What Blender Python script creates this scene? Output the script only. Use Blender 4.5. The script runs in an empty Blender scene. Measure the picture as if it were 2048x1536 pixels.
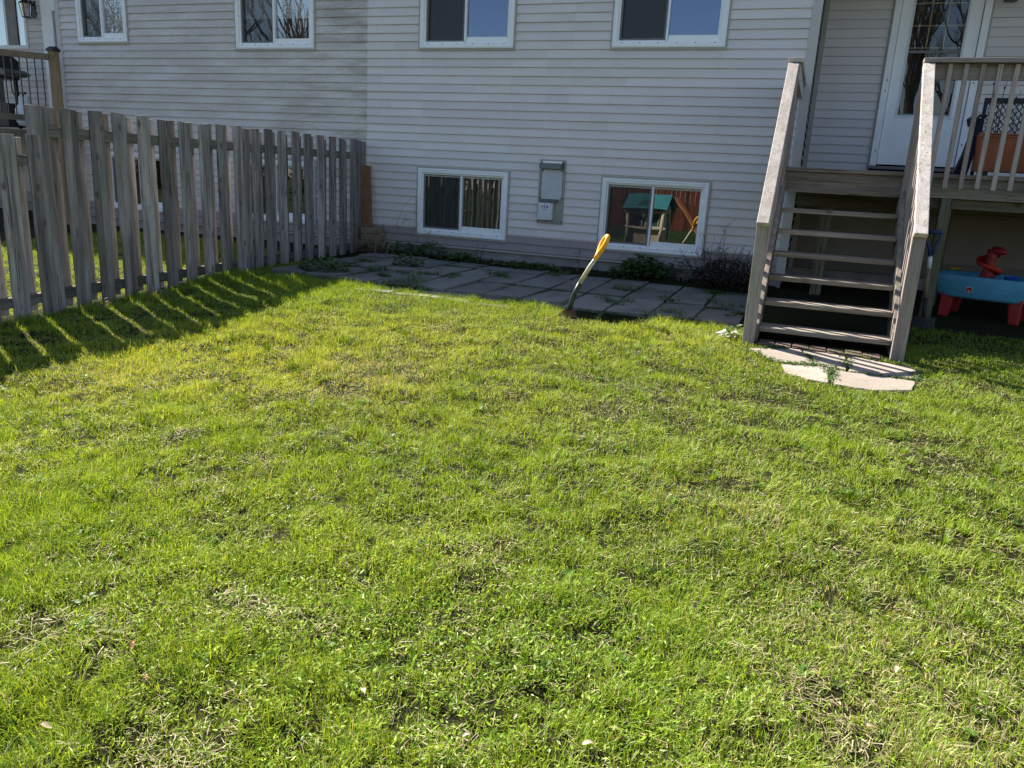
import bpy, math, random
import numpy as np
from mathutils import Vector, Matrix

random.seed(7); RNG = np.random.default_rng(7)
scene = bpy.context.scene
COL = scene.collection

# ------------------------------------------------------------------ camera
F_PX, YAW, PITCH, ROLL = 1560.0, 0.3494970501, 0.2605961536, 0.0543989603
CAM = Vector((0.0, -9.6190458810, 1.1057636742))
def cam_matrix():
    cy, sy = math.cos(YAW), math.sin(YAW)
    f = Vector((-sy*math.cos(PITCH), cy*math.cos(PITCH), -math.sin(PITCH)))
    r = Vector((cy, sy, 0)); u = r.cross(f)
    r2 = r*math.cos(ROLL) + u*math.sin(ROLL); u2 = r2.cross(f)
    return Matrix(((r2.x, u2.x, -f.x, CAM.x), (r2.y, u2.y, -f.y, CAM.y), (r2.z, u2.z, -f.z, CAM.z), (0, 0, 0, 1)))
cam = bpy.data.cameras.new('camera'); cam_o = bpy.data.objects.new('camera', cam); COL.objects.link(cam_o)
cam.sensor_fit = 'HORIZONTAL'; cam.sensor_width = 36.0; cam.lens = F_PX/2048*36.0
cam.clip_start = 0.05; cam.clip_end = 500
cam_o.matrix_world = cam_matrix()
scene.camera = cam_o

# ------------------------------------------------------------------ light
SUN_EL = math.radians(43.0); SUN_AZ = math.radians(-28.8)      # azimuth the light travels towards
ld = Vector((math.cos(SUN_AZ)*math.cos(SUN_EL), math.sin(SUN_AZ)*math.cos(SUN_EL), -math.sin(SUN_EL)))
sun = bpy.data.lights.new('sun', 'SUN'); sun.energy = 5.0; sun.angle = math.radians(0.53); sun.color = (1.0, 0.93, 0.82)
sun_o = bpy.data.objects.new('sun', sun); COL.objects.link(sun_o)
sun_o.rotation_euler = ld.to_track_quat('-Z', 'Y').to_euler(); sun_o.location = (-20, 15, 30)
world = bpy.data.worlds.new('World'); scene.world = world; world.use_nodes = True
wn = world.node_tree.nodes; wl = world.node_tree.links; wn.clear()
sky = wn.new('ShaderNodeTexSky'); sky.sky_type = 'NISHITA'; sky.sun_disc = False
sky.sun_elevation = SUN_EL; sky.sun_rotation = math.atan2(-ld.x, -ld.y)
sky.air_density = 1.0; sky.dust_density = 0.6; sky.ozone_density = 1.0
bg = wn.new('ShaderNodeBackground'); bg.inputs['Strength'].default_value = 0.067
wo = wn.new('ShaderNodeOutputWorld'); wl.new(sky.outputs[0], bg.inputs[0]); wl.new(bg.outputs[0], wo.inputs[0])
scene.view_settings.view_transform = 'Standard'; scene.view_settings.look = 'None'
scene.view_settings.exposure = 1.52; scene.view_settings.gamma = 1.0; scene.view_settings.use_curve_mapping = False
scene.render.engine = 'CYCLES'
cy = scene.cycles
cy.max_bounces = 8; cy.diffuse_bounces = 4; cy.glossy_bounces = 4; cy.transmission_bounces = 4; cy.transparent_max_bounces = 12
cy.use_denoising = True
try: cy.denoiser = 'OPENIMAGEDENOISE'
except Exception: pass

# ------------------------------------------------------------------ helpers
class MB:
    """collects boxes, tubes and sheets into one mesh object"""
    def __init__(s): s.v = []; s.f = []; s.t = []; s.c = []
    def add(s, vs, fs, tint=None, col=None):
        n = len(s.v); s.v += [tuple(q) for q in vs]; s.f += [tuple(i+n for i in q) for q in fs]
        tint = random.random() if tint is None else tint
        s.t += [tint]*len(vs)
        return s
    def box(s, x0, x1, y0, y1, z0, z1, tint=None):
        vs = [(x0,y0,z0),(x1,y0,z0),(x1,y1,z0),(x0,y1,z0),(x0,y0,z1),(x1,y0,z1),(x1,y1,z1),(x0,y1,z1)]
        return s.add(vs, [(0,3,2,1),(4,5,6,7),(0,1,5,4),(1,2,6,5),(2,3,7,6),(3,0,4,7)], tint)
    def bar(s, a, b, w, d, up=(0,0,1), tint=None):
        """box from a to b, w across, d along 'up' projected"""
        a = Vector(a); b = Vector(b); t = (b-a).normalized(); up = Vector(up)
        x = t.cross(up).normalized(); y = x.cross(t).normalized()
        vs = []
        for p in (a, b):
            for sx, sy in ((-1,-1),(1,-1),(1,1),(-1,1)): vs.append(p + x*(sx*w/2) + y*(sy*d/2))
        return s.add(vs, [(0,3,2,1),(4,5,6,7),(0,1,5,4),(1,2,6,5),(2,3,7,6),(3,0,4,7)], tint)
    def tube(s, pts, rad, n=8, tint=None, cap=True):
        pts = [Vector(p) for p in pts]; m = len(pts)
        rad = [rad]*m if not hasattr(rad, '__len__') else rad
        vs = []; fs = []; ref = None
        for i, p in enumerate(pts):
            t = (pts[min(i+1, m-1)] - pts[max(i-1, 0)]).normalized()
            if ref is None: ref = t.orthogonal().normalized()
            ref = (ref - t*ref.dot(t)); ref = ref.normalized() if ref.length > 1e-6 else t.orthogonal().normalized()
            o = t.cross(ref)
            for k in range(n):
                a = 2*math.pi*k/n; vs.append(p + (ref*math.cos(a) + o*math.sin(a))*rad[i])
        for i in range(m-1):
            for k in range(n):
                fs.append((i*n+k, i*n+(k+1)%n, (i+1)*n+(k+1)%n, (i+1)*n+k))
        if cap: fs += [tuple(range(n-1, -1, -1)), tuple(range((m-1)*n, m*n))]
        return s.add(vs, fs, tint)
    def prism(s, poly, axis, a0, a1, tint=None):
        """poly: 2D points; extruded along axis 'x','y' or 'z' from a0 to a1"""
        def P(q, a): return {'x': (a, q[0], q[1]), 'y': (q[0], a, q[1]), 'z': (q[0], q[1], a)}[axis]
        n = len(poly); vs = [P(q, a0) for q in poly] + [P(q, a1) for q in poly]
        fs = [tuple(range(n)), tuple(range(2*n-1, n-1, -1))] + [(i, i+n, (i+1) % n + n, (i+1) % n) for i in range(n)]
        return s.add(vs, fs, tint)
    def frame(s, x0, x1, z0, z1, w, y0, y1, wb=None, wt=None):
        """rectangular frame in the XZ plane"""
        wb = w if wb is None else wb; wt = w if wt is None else wt
        s.box(x0, x0+w, y0, y1, z0, z1); s.box(x1-w, x1, y0, y1, z0, z1)
        s.box(x0+w, x1-w, y0, y1, z1-wt, z1); s.box(x0+w, x1-w, y0, y1, z0, z0+wb); return s
    def build(s, name, mat, parent=None, bevel=0, smooth=False, rootloc=None):
        off = Vector((0,0,0))
        q = parent
        while q is not None:
            off += q.location; q = q.parent
        if parent is None and rootloc is not None: off = Vector(rootloc)
        me = bpy.data.meshes.new(name)
        me.from_pydata([(a-off.x, b-off.y, c-off.z) for a, b, c in s.v], [], s.f); me.update()
        at = me.attributes.new('tint', 'FLOAT', 'POINT'); at.data.foreach_set('value', s.t)
        me.materials.append(mat)
        import bmesh as _b
        bm = _b.new(); bm.from_mesh(me); _b.ops.recalc_face_normals(bm, faces=bm.faces); bm.to_mesh(me); bm.free()
        if smooth: me.polygons.foreach_set('use_smooth', [True]*len(me.polygons))
        o = bpy.data.objects.new(name, me); COL.objects.link(o)
        if parent is not None: o.parent = parent
        elif rootloc is not None: o.location = rootloc
        if bevel:
            m = o.modifiers.new('bevel', 'BEVEL'); m.width = bevel; m.segments = 2; m.limit_method = 'ANGLE'; m.angle_limit = math.radians(40)
        return o

def tag(o, label, cat=None, group=None, kind=None):
    if label: o['label'] = label
    if cat: o['category'] = cat
    if group: o['group'] = group
    if kind: o['kind'] = kind
    return o
def thing(name, loc, label, cat, group=None):
    o = bpy.data.objects.new(name, None); COL.objects.link(o); o.location = loc; o.empty_display_size = .1
    return tag(o, label, cat, group)

# ground height
GX = np.array([-6, 0, 2, 3, 3.5, 4, 5, 7, 10, 20, 60.]); GZ = np.array([0, 0, -.03, -.07, -.105, -.14, -.2, -.27, -.33, -.4, -.5])
def _hash(i, j, s): 
    h = np.sin(i*127.1 + j*311.7 + s*74.7)*43758.5453
    return h - np.floor(h)
def vnoise(x, y, s=0):
    x = np.asarray(x, float); y = np.asarray(y, float)
    i = np.floor(x); j = np.floor(y); u = x-i; v = y-j; u = u*u*(3-2*u); v = v*v*(3-2*v)
    return (_hash(i,j,s)*(1-u)+_hash(i+1,j,s)*u)*(1-v) + (_hash(i,j+1,s)*(1-u)+_hash(i+1,j+1,s)*u)*v
def fbm(x, y, s=0, o=3):
    a = 0; w = .5; t = 0
    for k in range(o): a = a + w*vnoise(x*2**k, y*2**k, s+k*11.3); t += w; w *= .5
    return a/t
def gz(x, y):
    x = np.asarray(x, float); y = np.asarray(y, float)
    z = np.interp(-y, GX, GZ)
    lawn = np.clip((-y-3.1)/.4, 0, 1)
    lawn = lawn*(1-np.clip((x+.5)/.1, 0, 1)*np.clip((1.05-x)/.1, 0, 1)*np.clip((y+4.3)/.12, 0, 1))
    return z + lawn*((fbm(x*1.3, y*1.3, 3)-.5)*.05 + (fbm(x*6, y*6, 9, 2)-.5)*.05) - np.where((y > -2.74) & (x > -5.75) & (x < -.3), .035, 0)
def gzf(x, y): return float(gz(x, y))

# ------------------------------------------------------------------ materials
def new_mat(name):
    m = bpy.data.materials.new(name); m.use_nodes = True
    nt = m.node_tree; nt.nodes.clear()
    out = nt.nodes.new('ShaderNodeOutputMaterial')
    return m, nt, out
class NT:
    def __init__(s, name):
        s.m, s.nt, s.out = new_mat(name)
    def n(s, t, **kw):
        q = s.nt.nodes.new('ShaderNode'+t)
        for k, v in kw.items():
            if k in q.inputs.keys(): s.set(q, k, v)
            else: setattr(q, k, v)
        return q
    def set(s, q, k, v):
        if hasattr(v, 'links') or isinstance(v, bpy.types.NodeSocket): s.nt.links.new(v, q.inputs[k])
        else: q.inputs[k].default_value = v
    def coord(s, scale=(1,1,1), offs=None, kind='Object'):
        tc = s.n('TexCoord'); mp = s.n('Mapping'); s.nt.links.new(tc.outputs[kind], mp.inputs['Vector']); mp.inputs['Scale'].default_value = scale
        if offs is not None: s.nt.links.new(offs, mp.inputs['Location'])
        return mp.outputs[0]
    def noise(s, vec, scale, detail=4, rough=.55, dist=0):
        q = s.n('TexNoise'); s.nt.links.new(vec, q.inputs['Vector']); q.inputs['Scale'].default_value = scale
        q.inputs['Detail'].default_value = detail; q.inputs['Roughness'].default_value = rough; q.inputs['Distortion'].default_value = dist
        return q.outputs['Fac']
    def ramp(s, fac, stops, interp='LINEAR'):
        q = s.n('ValToRGB'); q.color_ramp.interpolation = interp
        e = q.color_ramp.elements
        while len(e) < len(stops): e.new(.5)
        for i, (p, c) in enumerate(stops):
            e[i].position = p; e[i].color = (*c, 1) if hasattr(c, '__len__') else (c, c, c, 1)
        s.nt.links.new(fac, q.inputs[0]); return q.outputs[0]
    def mix(s, fac, a, b, mode='MIX'):
        q = s.n('MixRGB'); q.blend_type = mode
        for k, v in ((0, fac), (1, a), (2, b)):
            if isinstance(v, bpy.types.NodeSocket): s.nt.links.new(v, q.inputs[k])
            else: q.inputs[k].default_value = v if (k == 0) else (*v, 1)
        return q.outputs[0]
    def math(s, op, a, b=0.0, clamp=False):
        q = s.n('Math'); q.operation = op; q.use_clamp = clamp
        for k, v in ((0, a), (1, b)):
            if isinstance(v, bpy.types.NodeSocket): s.nt.links.new(v, q.inputs[k])
            else: q.inputs[k].default_value = v
        return q.outputs[0]
    def attr(s, name, out='Fac'):
        q = s.n('Attribute'); q.attribute_name = name; return q.outputs[out]
    def bump(s, h, strength=.3, dist=.01):
        q = s.n('Bump'); s.nt.links.new(h, q.inputs['Height']); q.inputs['Strength'].default_value = strength; q.inputs['Distance'].default_value = dist
        return q.outputs[0]
    def principled(s, color, rough=.6, spec=.35, normal=None, metallic=0.0):
        q = s.n('BsdfPrincipled')
        for k, v in (('Base Color', color), ('Roughness', rough), ('Specular IOR Level', spec), ('Metallic', metallic)):
            if isinstance(v, bpy.types.NodeSocket): s.nt.links.new(v, q.inputs[k])
            else: q.inputs[k].default_value = (*v, 1) if hasattr(v, '__len__') else v
        if normal is not None: s.nt.links.new(normal, q.inputs['Normal'])
        s.nt.links.new(q.outputs[0], s.out.inputs[0]); return q
    def xyz(s, kind='Object'):
        tc = s.n('TexCoord'); q = s.n('SeparateXYZ'); s.nt.links.new(tc.outputs[kind], q.inputs[0]); return q.outputs

def plain(name, c, rough=.5, spec=.35, var=.12, scale=9, metallic=0., bumps=.0):
    t = NT(name); v = t.coord(); n = t.noise(v, scale, 4)
    lo = tuple(x*(1-var) for x in c); hi = tuple(min(1, x*(1+var)) for x in c)
    col = t.ramp(n, [(.3, lo), (.7, hi)])
    nm = t.bump(t.noise(v, scale*8, 3), bumps, .004) if bumps else None
    t.principled(col, rough, spec, nm, metallic); return t.m
def wood(name, c1, c2, axis='z', rough=.8, knots=True, dirt=None, spread=.45):
    t = NT(name)
    ti = t.attr('tint'); off = t.n('CombineXYZ'); t.nt.links.new(t.math('MULTIPLY', ti, 37.0), off.inputs[0]); t.nt.links.new(t.math('MULTIPLY', ti, 91.0), off.inputs[2])
    sc = {'z': (1,1,.06), 'x': (.06,1,1), 'y': (1,.06,1)}[axis]
    v = t.coord(sc, off.outputs[0]); vs = t.coord((1,1,1), off.outputs[0])
    big = t.noise(v, 14, 3, .6, .6); fine = t.noise(v, 90, 4, .65, .3)
    col = t.mix(t.ramp(big, [(.36, 0.0), (.62, 1.0)]), c1, c2)
    col = t.mix(t.ramp(t.noise(v, 34, 3, .6, .5), [(.58, 0.0), (.70, .45)]), col, tuple(x*.5 for x in c1))
    col = t.mix(1.0, col, t.ramp(fine, [(.25, .62), (.5, .95), (.8, 1.12)]), 'MULTIPLY')
    col = t.mix(1.0, col, t.ramp(ti, [(0, 1-spread), (1, 1+spread*.55)]), 'MULTIPLY')
    cr = t.noise(t.coord({'z': (1,1,.022), 'x': (.022,1,1), 'y': (1,.022,1)}[axis], off.outputs[0]), 26, 2, .5, .2)
    cr = t.math('LESS_THAN', t.math('ABSOLUTE', t.math('SUBTRACT', cr, .60)), .010)
    col = t.mix(t.math('MULTIPLY', cr, .7), col, tuple(x*.22 for x in c1))
    if knots:
        sk = {'z': (1,1,.55), 'x': (.55,1,1), 'y': (1,.55,1)}[axis]
        vo = t.n('TexVoronoi'); vo.inputs['Scale'].default_value = 6.5; t.nt.links.new(t.coord(sk, off.outputs[0]), vo.inputs['Vector'])
        k = t.ramp(vo.outputs['Distance'], [(.06, 1.0), (.11, .5), (.17, 0.0)])
        col = t.mix(t.math('MULTIPLY', k, .75), col, tuple(x*.28 for x in c1))
    blotch = t.noise(vs, 3.5, 4, .6)
    col = t.mix(t.math('MULTIPLY', t.ramp(blotch, [(.5, 0.0), (.72, 1.0)]), .45), col, dirt if dirt else tuple(x*.5 for x in c1))
    nm = t.bump(t.math('ADD', fine, t.math('MULTIPLY', big, .8)), .5, .004)
    t.principled(col, rough, .2, nm); return t.m

M = {}
M['fence'] = wood('fence_wood', (.19,.158,.15), (.45,.395,.385), 'z', .85, True, (.14,.125,.105), .4)
M['fence_rail'] = wood('fence_rail_wood', (.12,.105,.09), (.2,.18,.155), 'y', .85, True, None, .3)
for a in 'xyz':
    M['deck_'+a] = wood('deck_wood_'+a, (.225,.192,.16), (.345,.30,.25), a, .8, True, (.11,.095,.075), .3)
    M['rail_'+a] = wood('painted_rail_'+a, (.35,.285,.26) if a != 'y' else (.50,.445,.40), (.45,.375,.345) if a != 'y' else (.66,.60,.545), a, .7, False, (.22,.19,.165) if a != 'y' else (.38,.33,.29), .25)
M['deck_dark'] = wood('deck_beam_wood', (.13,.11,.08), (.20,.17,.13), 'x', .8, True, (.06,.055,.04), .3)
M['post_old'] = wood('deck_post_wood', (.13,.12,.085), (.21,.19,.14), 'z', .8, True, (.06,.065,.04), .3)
M['cedar'] = wood('cedar_post', (.30,.20,.11), (.38,.26,.15), 'z', .65, False, None, .2)
M['cedar_x'] = wood('cedar_rail', (.22,.16,.10), (.29,.215,.14), 'x', .65, False, None, .2)
M['vinyl'] = plain('white_vinyl', (.88,.88,.90), .35, .4, .04)
M['vinyl_dirty'] = plain('white_vinyl_weathered', (.66,.67,.69), .45, .35, .1, 30)
M['inner_cream'] = plain('cream_inner_frame', (.42,.41,.34), .5, .3)
M['trim_tan'] = plain('siding_trim', (.40,.375,.345), .5, .3, .06)
M['trim_light'] = plain('corner_trim', (.52,.49,.46), .5, .3, .05)
M['black_metal'] = plain('black_metal', (.018,.018,.022), .4, .4)
M['screen_frame'] = plain('grey_screen_frame', (.18,.17,.165), .5, .3)
M['interior'] = plain('dark_room', (.035,.032,.03), .9, .1)
M['concrete'] = plain('foundation_concrete', (.30,.285,.28), .9, .15, .22, 5, 0, .3)
M['brass'] = plain('brass_muntin', (.28,.22,.09), .4, .4)
M['soffit'] = plain('soffit_white', (.5,.48,.45), .6, .3)
M['shingle'] = plain('roof_shingle', (.08,.075,.07), .95, .1, .3, 20)

def siding_mat():
    t = NT('beige_vinyl_siding'); X = t.xyz()
    ti = t.attr('tint')
    base = t.mix(1.0, (.705,.65,.64), t.ramp(ti, [(0, .93), (1, 1.03)]), 'MULTIPLY')
    v = t.coord((1,1,1)); vstretch = t.coord((.5, 1, 2.2))
    # neighbour's unwashed half, left of the party line
    left = t.math('LESS_THAN', t.math('ADD', X[0], t.math('MULTIPLY', t.noise(v, 30, 2), .02)), .035)
    grime = t.ramp(t.noise(vstretch, 2.6, 6, .7), [(.40, 0.0), (.60, 1.0)])
    near = t.n('MapRange'); near.inputs[1].default_value = -1.8; near.inputs[2].default_value = -.1; t.nt.links.new(X[0], near.inputs[0])
    g = t.math('MULTIPLY', left, t.math('ADD', .10, t.math('MULTIPLY', grime, t.math('ADD', .34, t.math('MULTIPLY', near.outputs[0], .5)))))
    speck = t.ramp(t.noise(vstretch, 42, 4, .7), [(.52, 0.0), (.7, 1.0)])
    base = t.mix(t.math('MULTIPLY', g, 1.0, True), base, (.39,.345,.295))
    base = t.mix(t.math('MULTIPLY', t.math('MULTIPLY', left, speck), .3), base, (.16,.155,.12))
    # splash-back dirt on the lowest courses, then under-deck shade painted into the colour
    low = t.math('LESS_THAN', X[2], .352)
    base = t.mix(t.math('MULTIPLY', low, t.math('ADD', .68, t.math('MULTIPLY', t.noise(v, 5, 4), .4)), ), base, (.26,.215,.22))
    deck_shade = t.math('MULTIPLY', t.math('LESS_THAN', X[2], 1.12), t.math('GREATER_THAN', X[0], 5.64))
    base = t.mix(t.math('MULTIPLY', deck_shade, .76), base, (.13,.105,.085))
    soft = t.ramp(t.noise(v, 2.4, 4), [(.4, 0.0), (.75, 1.0)])
    base = t.mix(t.math('MULTIPLY', soft, .12), base, (.37,.34,.30))
    t.principled(base, .5, .3, t.bump(t.noise(t.coord((.25,1,3)), 60, 3), .06, .003)); return t.m
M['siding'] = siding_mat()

def glass_mat(name, refl, tint=(1,1,1), gcol=(.9,.95,1)):
    t = NT(name)
    tr = t.n('BsdfTransparent'); tr.inputs[0].default_value = (*tint, 1)
    gl = t.n('BsdfGlossy'); gl.inputs['Roughness'].default_value = 0.0; gl.inputs[0].default_value = (*gcol,1)
    # old panes are never quite flat
    n = t.noise(t.coord((1,1,1)), 2.5, 1); t.nt.links.new(t.bump(n, .07, .012), gl.inputs['Normal'])
    lw = t.n('LayerWeight'); lw.inputs[0].default_value = .35
    f = t.math('ADD', refl, t.math('MULTIPLY', lw.outputs['Fresnel'], .6), True)
    mx = t.n('MixShader'); t.nt.links.new(f, mx.inputs[0]); t.nt.links.new(tr.outputs[0], mx.inputs[1]); t.nt.links.new(gl.outputs[0], mx.inputs[2])
    t.nt.links.new(mx.outputs[0], t.out.inputs[0]); return t.m
M['glass'] = glass_mat('window_glass', .2)
M['glass_door'] = glass_mat('storm_door_glass', .05)
M['glass_tree'] = glass_mat('old_window_glass', .26)
M['glass_lowe'] = glass_mat('coated_window_glass', .24, (.85,.9,1), (.55,.66,.95))
def screen_mat():
    t = NT('insect_screen')
    tr = t.n('BsdfTransparent'); di = t.n('BsdfDiffuse'); di.inputs[0].default_value = (.07,.07,.075,1)
    mx = t.n('MixShader'); mx.inputs[0].default_value = .45
    t.nt.links.new(tr.outputs[0], mx.inputs[1]); t.nt.links.new(di.outputs[0], mx.inputs[2]); t.nt.links.new(mx.outputs[0], t.out.inputs[0]); return t.m
M['screen'] = screen_mat()
def blind_mat(name, c1, c2, sc):
    t = NT(name); v = t.coord(sc); n = t.noise(v, 20, 4, .6, .8)
    t.principled(t.ramp(n, [(.35, c1), (.6, c2)]), .35, .5, t.bump(n, .8, .01)); return t.m
M['foil_blind'] = blind_mat('crinkled_white_blind', (.45,.45,.45), (.85,.85,.85), (.8,1,2.2))
M['curtain'] = plain('tan_curtain', (.20,.16,.115), .9, .1, .2)
M['soil'] = None
def soil_mat():
    t = NT('soil_and_thatch'); v = t.coord(kind='Object')
    n1 = t.noise(v, 3, 5); n2 = t.noise(v, 40, 5, .7); n3 = t.noise(v, 160, 3, .7)
    c = t.ramp(n2, [(.3, (.013,.011,.006)), (.58, (.032,.028,.013)), (.82, (.11,.09,.045))])
    c = t.mix(t.ramp(n1, [(.4, 0.0), (.65, .6)]), c, (.03,.042,.012))
    Yc = t.xyz()[1]; far = t.n('MapRange'); far.inputs[1].default_value = -9.3; far.inputs[2].default_value = -10.5; t.nt.links.new(Yc, far.inputs[0])
    c = t.mix(far.outputs[0], c, t.mix(n2, (.014,.028,.007), (.035,.055,.015)))
    t.principled(c, .95, .1, t.bump(t.math('ADD', n2, t.math('MULTIPLY', n3, .6)), .9, .02)); return t.m
M['soil'] = soil_mat()
def slab_mat(name, c1, c2, stain):
    t = NT(name); v = t.coord(); ti = t.attr('tint')
    n = t.noise(v, 6, 6, .65); f = t.noise(v, 120, 3, .7)
    c = t.mix(n, c1, c2); c = t.mix(1.0, c, t.ramp(f, [(.3, .72), (.6, 1.05)]), 'MULTIPLY')
    c = t.mix(1.0, c, t.ramp(ti, [(0, .8), (1, 1.1)]), 'MULTIPLY')
    c = t.mix(t.ramp(t.noise(v, 2.3, 5, .6), [(.5, 0.0), (.7, .55)]), c, stain)
    t.principled(c, .9, .2, t.bump(t.math('ADD', n, t.math('MULTIPLY', f, .3)), .5, .01)); return t.m
M['slab'] = slab_mat('grey_patio_slab', (.18,.17,.158), (.28,.265,.245), (.085,.078,.068))
M['slab_cream'] = slab_mat('cream_paving_slab', (.31,.265,.225), (.40,.35,.30), (.20,.165,.13))
M['brick'] = slab_mat('old_brick', (.10,.07,.06), (.17,.12,.10), (.09,.07,.06))
M['stone'] = slab_mat('tan_stone', (.24,.18,.13), (.33,.25,.18), (.14,.11,.08))

def leaf_mat(name, trans=.45, gloss=.06, use_attr=True, col=(.1,.2,.03), rough=.5):
    t = NT(name)
    c = t.attr('col', 'Color') if use_attr else None
    if c is None:
        c = t.ramp(t.attr('tint'), [(0, tuple(x*.6 for x in col)), (1, tuple(x*1.35 for x in col))])
    df = t.n('BsdfDiffuse'); t.nt.links.new(c, df.inputs[0])
    tl = t.n('BsdfTranslucent'); t.nt.links.new(t.mix(1.0, c, (1.45,1.25,.6), 'MULTIPLY'), tl.inputs[0])
    gl = t.n('BsdfGlossy'); gl.inputs['Roughness'].default_value = rough; gl.inputs[0].default_value = (1,1,1,1)
    m1 = t.n('MixShader'); m1.inputs[0].default_value = trans; t.nt.links.new(df.outputs[0], m1.inputs[1]); t.nt.links.new(tl.outputs[0], m1.inputs[2])
    m2 = t.n('MixShader'); m2.inputs[0].default_value = gloss; t.nt.links.new(m1.outputs[0], m2.inputs[1]); t.nt.links.new(gl.outputs[0], m2.inputs[2])
    t.nt.links.new(m2.outputs[0], t.out.inputs[0]); return t.m
M['grass'] = leaf_mat('grass_blades', .34, .018, rough=.45)
M['weed'] = leaf_mat('weed_leaves', .3, .05, False, (.065,.13,.028))
M['weed_dark'] = leaf_mat('dark_shrub_leaves', .15, .03, False, (.035,.03,.022))
M['dry'] = leaf_mat('dry_stems', .15, .04, False, (.30,.235,.14))
M['dry_leaf'] = leaf_mat('dry_leaves', .2, .03, False, (.36,.30,.19))
M['dry_leaf_orange'] = leaf_mat('orange_dry_leaves', .2, .03, False, (.27,.10,.03))
M['bark'] = plain('tree_bark', (.075,.06,.048), .9, .1, .3, 6)
def plastic(name, c, rough=.35): return plain(name, c, min(.7, rough+.08), .4, .16, 5, 0, .08)

# ================================================================== HOUSE
S = .1016; K0 = 2.6
Z_SID0 = K0 - 24*S
house = thing('house', (-5.8, 3, 0), 'semi-detached house with beige lap siding and white sliding windows', 'house')
UPPER = [(-10.81,-9.84), (-7.87,-6.59), (-5.0,-3.72), (-2.485,-1.185)]
UPZ = [2.712, 2.615, 2.615, 2.615]
LOWER = [(-10.42,-9.13), (-7.90,-6.61), (-4.985,-3.70), (-2.462,-1.178)]
LZ0, LZ1 = .285, 1.142
holes_main = [(a+.012, b-.012, z+.012, z+1.25) for (a, b), z in zip(UPPER, UPZ)] + [(a+.012, b-.012, LZ0+.012, LZ1-.012) for a, b in LOWER] + [(-3.27,-2.96,.56,1.31)]

def siding(mb, x0, x1, z0, z1, y, holes, axis='x', seed=1, sgn=-1):
    """lapped courses on the plane y (or x when axis is 'y'), with openings left out"""
    rnd = random.Random(seed); n = int(round((z1-z0)/S + .49))
    for i in range(n):
        a = z0 + i*S; b = min(a+S, z1)
        seams = []; q = x0 + rnd.uniform(.3, 3.6) if (i//2) % 2 else x0 + rnd.uniform(1.2, 3.4)
        while q < x1: seams.append(q); q += rnd.choice([3.66, 2.9, 3.3])
        xs = sorted(set([x0, x1] + [s for s in seams if x0 < s < x1] + [e for h in holes for e in h[:2] if x0 < e < x1]))
        ph = rnd.uniform(0, 6)
        for c0, c1 in zip(xs[:-1], xs[1:]):
            xm = (c0+c1)/2; zr = [(a, b)]
            for h in holes:
                if h[0] < xm < h[1]:
                    nz = []
                    for (p, q) in zr:
                        if h[3] <= p or h[2] >= q: nz.append((p, q)); continue
                        if h[2] > p: nz.append((p, h[2]))
                        if h[3] < q: nz.append((h[3], q))
                    zr = nz
            jut = .002*(sum(1 for s in seams if s < xm) % 2)
            tint = rnd.random()
            for (p, q) in zr:
                if q-p < .004: continue
                def off(z): return (.0165*(1-(z-a)/S)) + jut
                segs = max(1, int((c1-c0)/.9)); ring = []
                for k in range(segs+1):
                    x = c0 + (c1-c0)*k/segs; w = .0012*math.sin(x*.7+ph)+.0005*math.sin(x*2.1+ph*2)
                    zb = p + (w if abs(p-a) < 1e-6 else 0); zt = q + (.004 if abs(q-b) < 1e-6 else 0)
                    prof = [(off(p)-.010, zb), (off(p), zb), (off(p)-.0004, zb+.012), (off(q)-.0, zt)] if abs(p-a) < 1e-6 else [(off(p), zb), (off(q), zt)]
                    ring.append([(x, y+sgn*o, z) if axis == 'x' else (y-sgn*o, x, z) for o, z in prof])
                m = len(ring[0]); vs = [v for r in ring for v in r]
                fs = [(k*m+j, (k+1)*m+j, (k+1)*m+j+1, k*m+j+1) for k in range(segs) for j in range(m-1)]
                mb.add(vs, fs, tint)
Z_EAVE = 4.66; OH = .30; YR = 1.2
mb = MB(); siding(mb, -11.19, -.30, Z_SID0, Z_EAVE, 0, holes_main, seed=3); mb.build('siding', M['siding'], house)
mb = MB(); door_hole = (.545, 1.56, 1.40, 3.9)
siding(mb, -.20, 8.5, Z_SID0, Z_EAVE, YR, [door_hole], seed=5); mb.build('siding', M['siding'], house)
mb = MB(); siding(mb, -16.5, -11.25, Z_SID0, Z_EAVE, YR, [(-14.32,-13.36,2.82,4.1), (-12.94,-11.95,1.62,3.9)], seed=9); mb.build('siding', M['siding'], house)
mb = MB(); siding(mb, .05, YR, Z_SID0, Z_EAVE, -.235, [], 'y', 11); mb.build('siding', M['siding'], house)
mb = MB(); siding(mb, .05, YR, Z_SID0, Z_EAVE, -11.235, [], 'y', 12, 1); mb.build('siding', M['siding'], house)
# sheathing behind the laps: solid bodies with the window openings left out, the foundation under them
mb = MB()
xs = sorted(set([-11.22, -.25] + [e for h in holes_main for e in h[:2]]))
for a, b in zip(xs[:-1], xs[1:]):
    hs = sorted([h for h in holes_main if h[0] < (a+b)/2 < h[1]], key=lambda h: h[2]); z = Z_SID0 - .01
    for h in hs:
        if h[2] > z: mb.box(a, b, .012, .10, z, h[2])
        z = h[3]
    mb.box(a, b, .012, .10, z, Z_EAVE)
mb.box(-.245, -.22, .10, YR+.2, Z_SID0-.01, Z_EAVE); mb.box(-11.25, -11.225, .10, YR+.2, Z_SID0-.01, Z_EAVE)
mb.box(-.22, .56, YR+.012, YR+.1, Z_SID0-.01, Z_EAVE); mb.box(1.55, 8.5, YR+.012, YR+.1, Z_SID0-.01, Z_EAVE); mb.box(.56, 1.55, YR+.2, YR+.3, Z_SID0, Z_EAVE)
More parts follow.
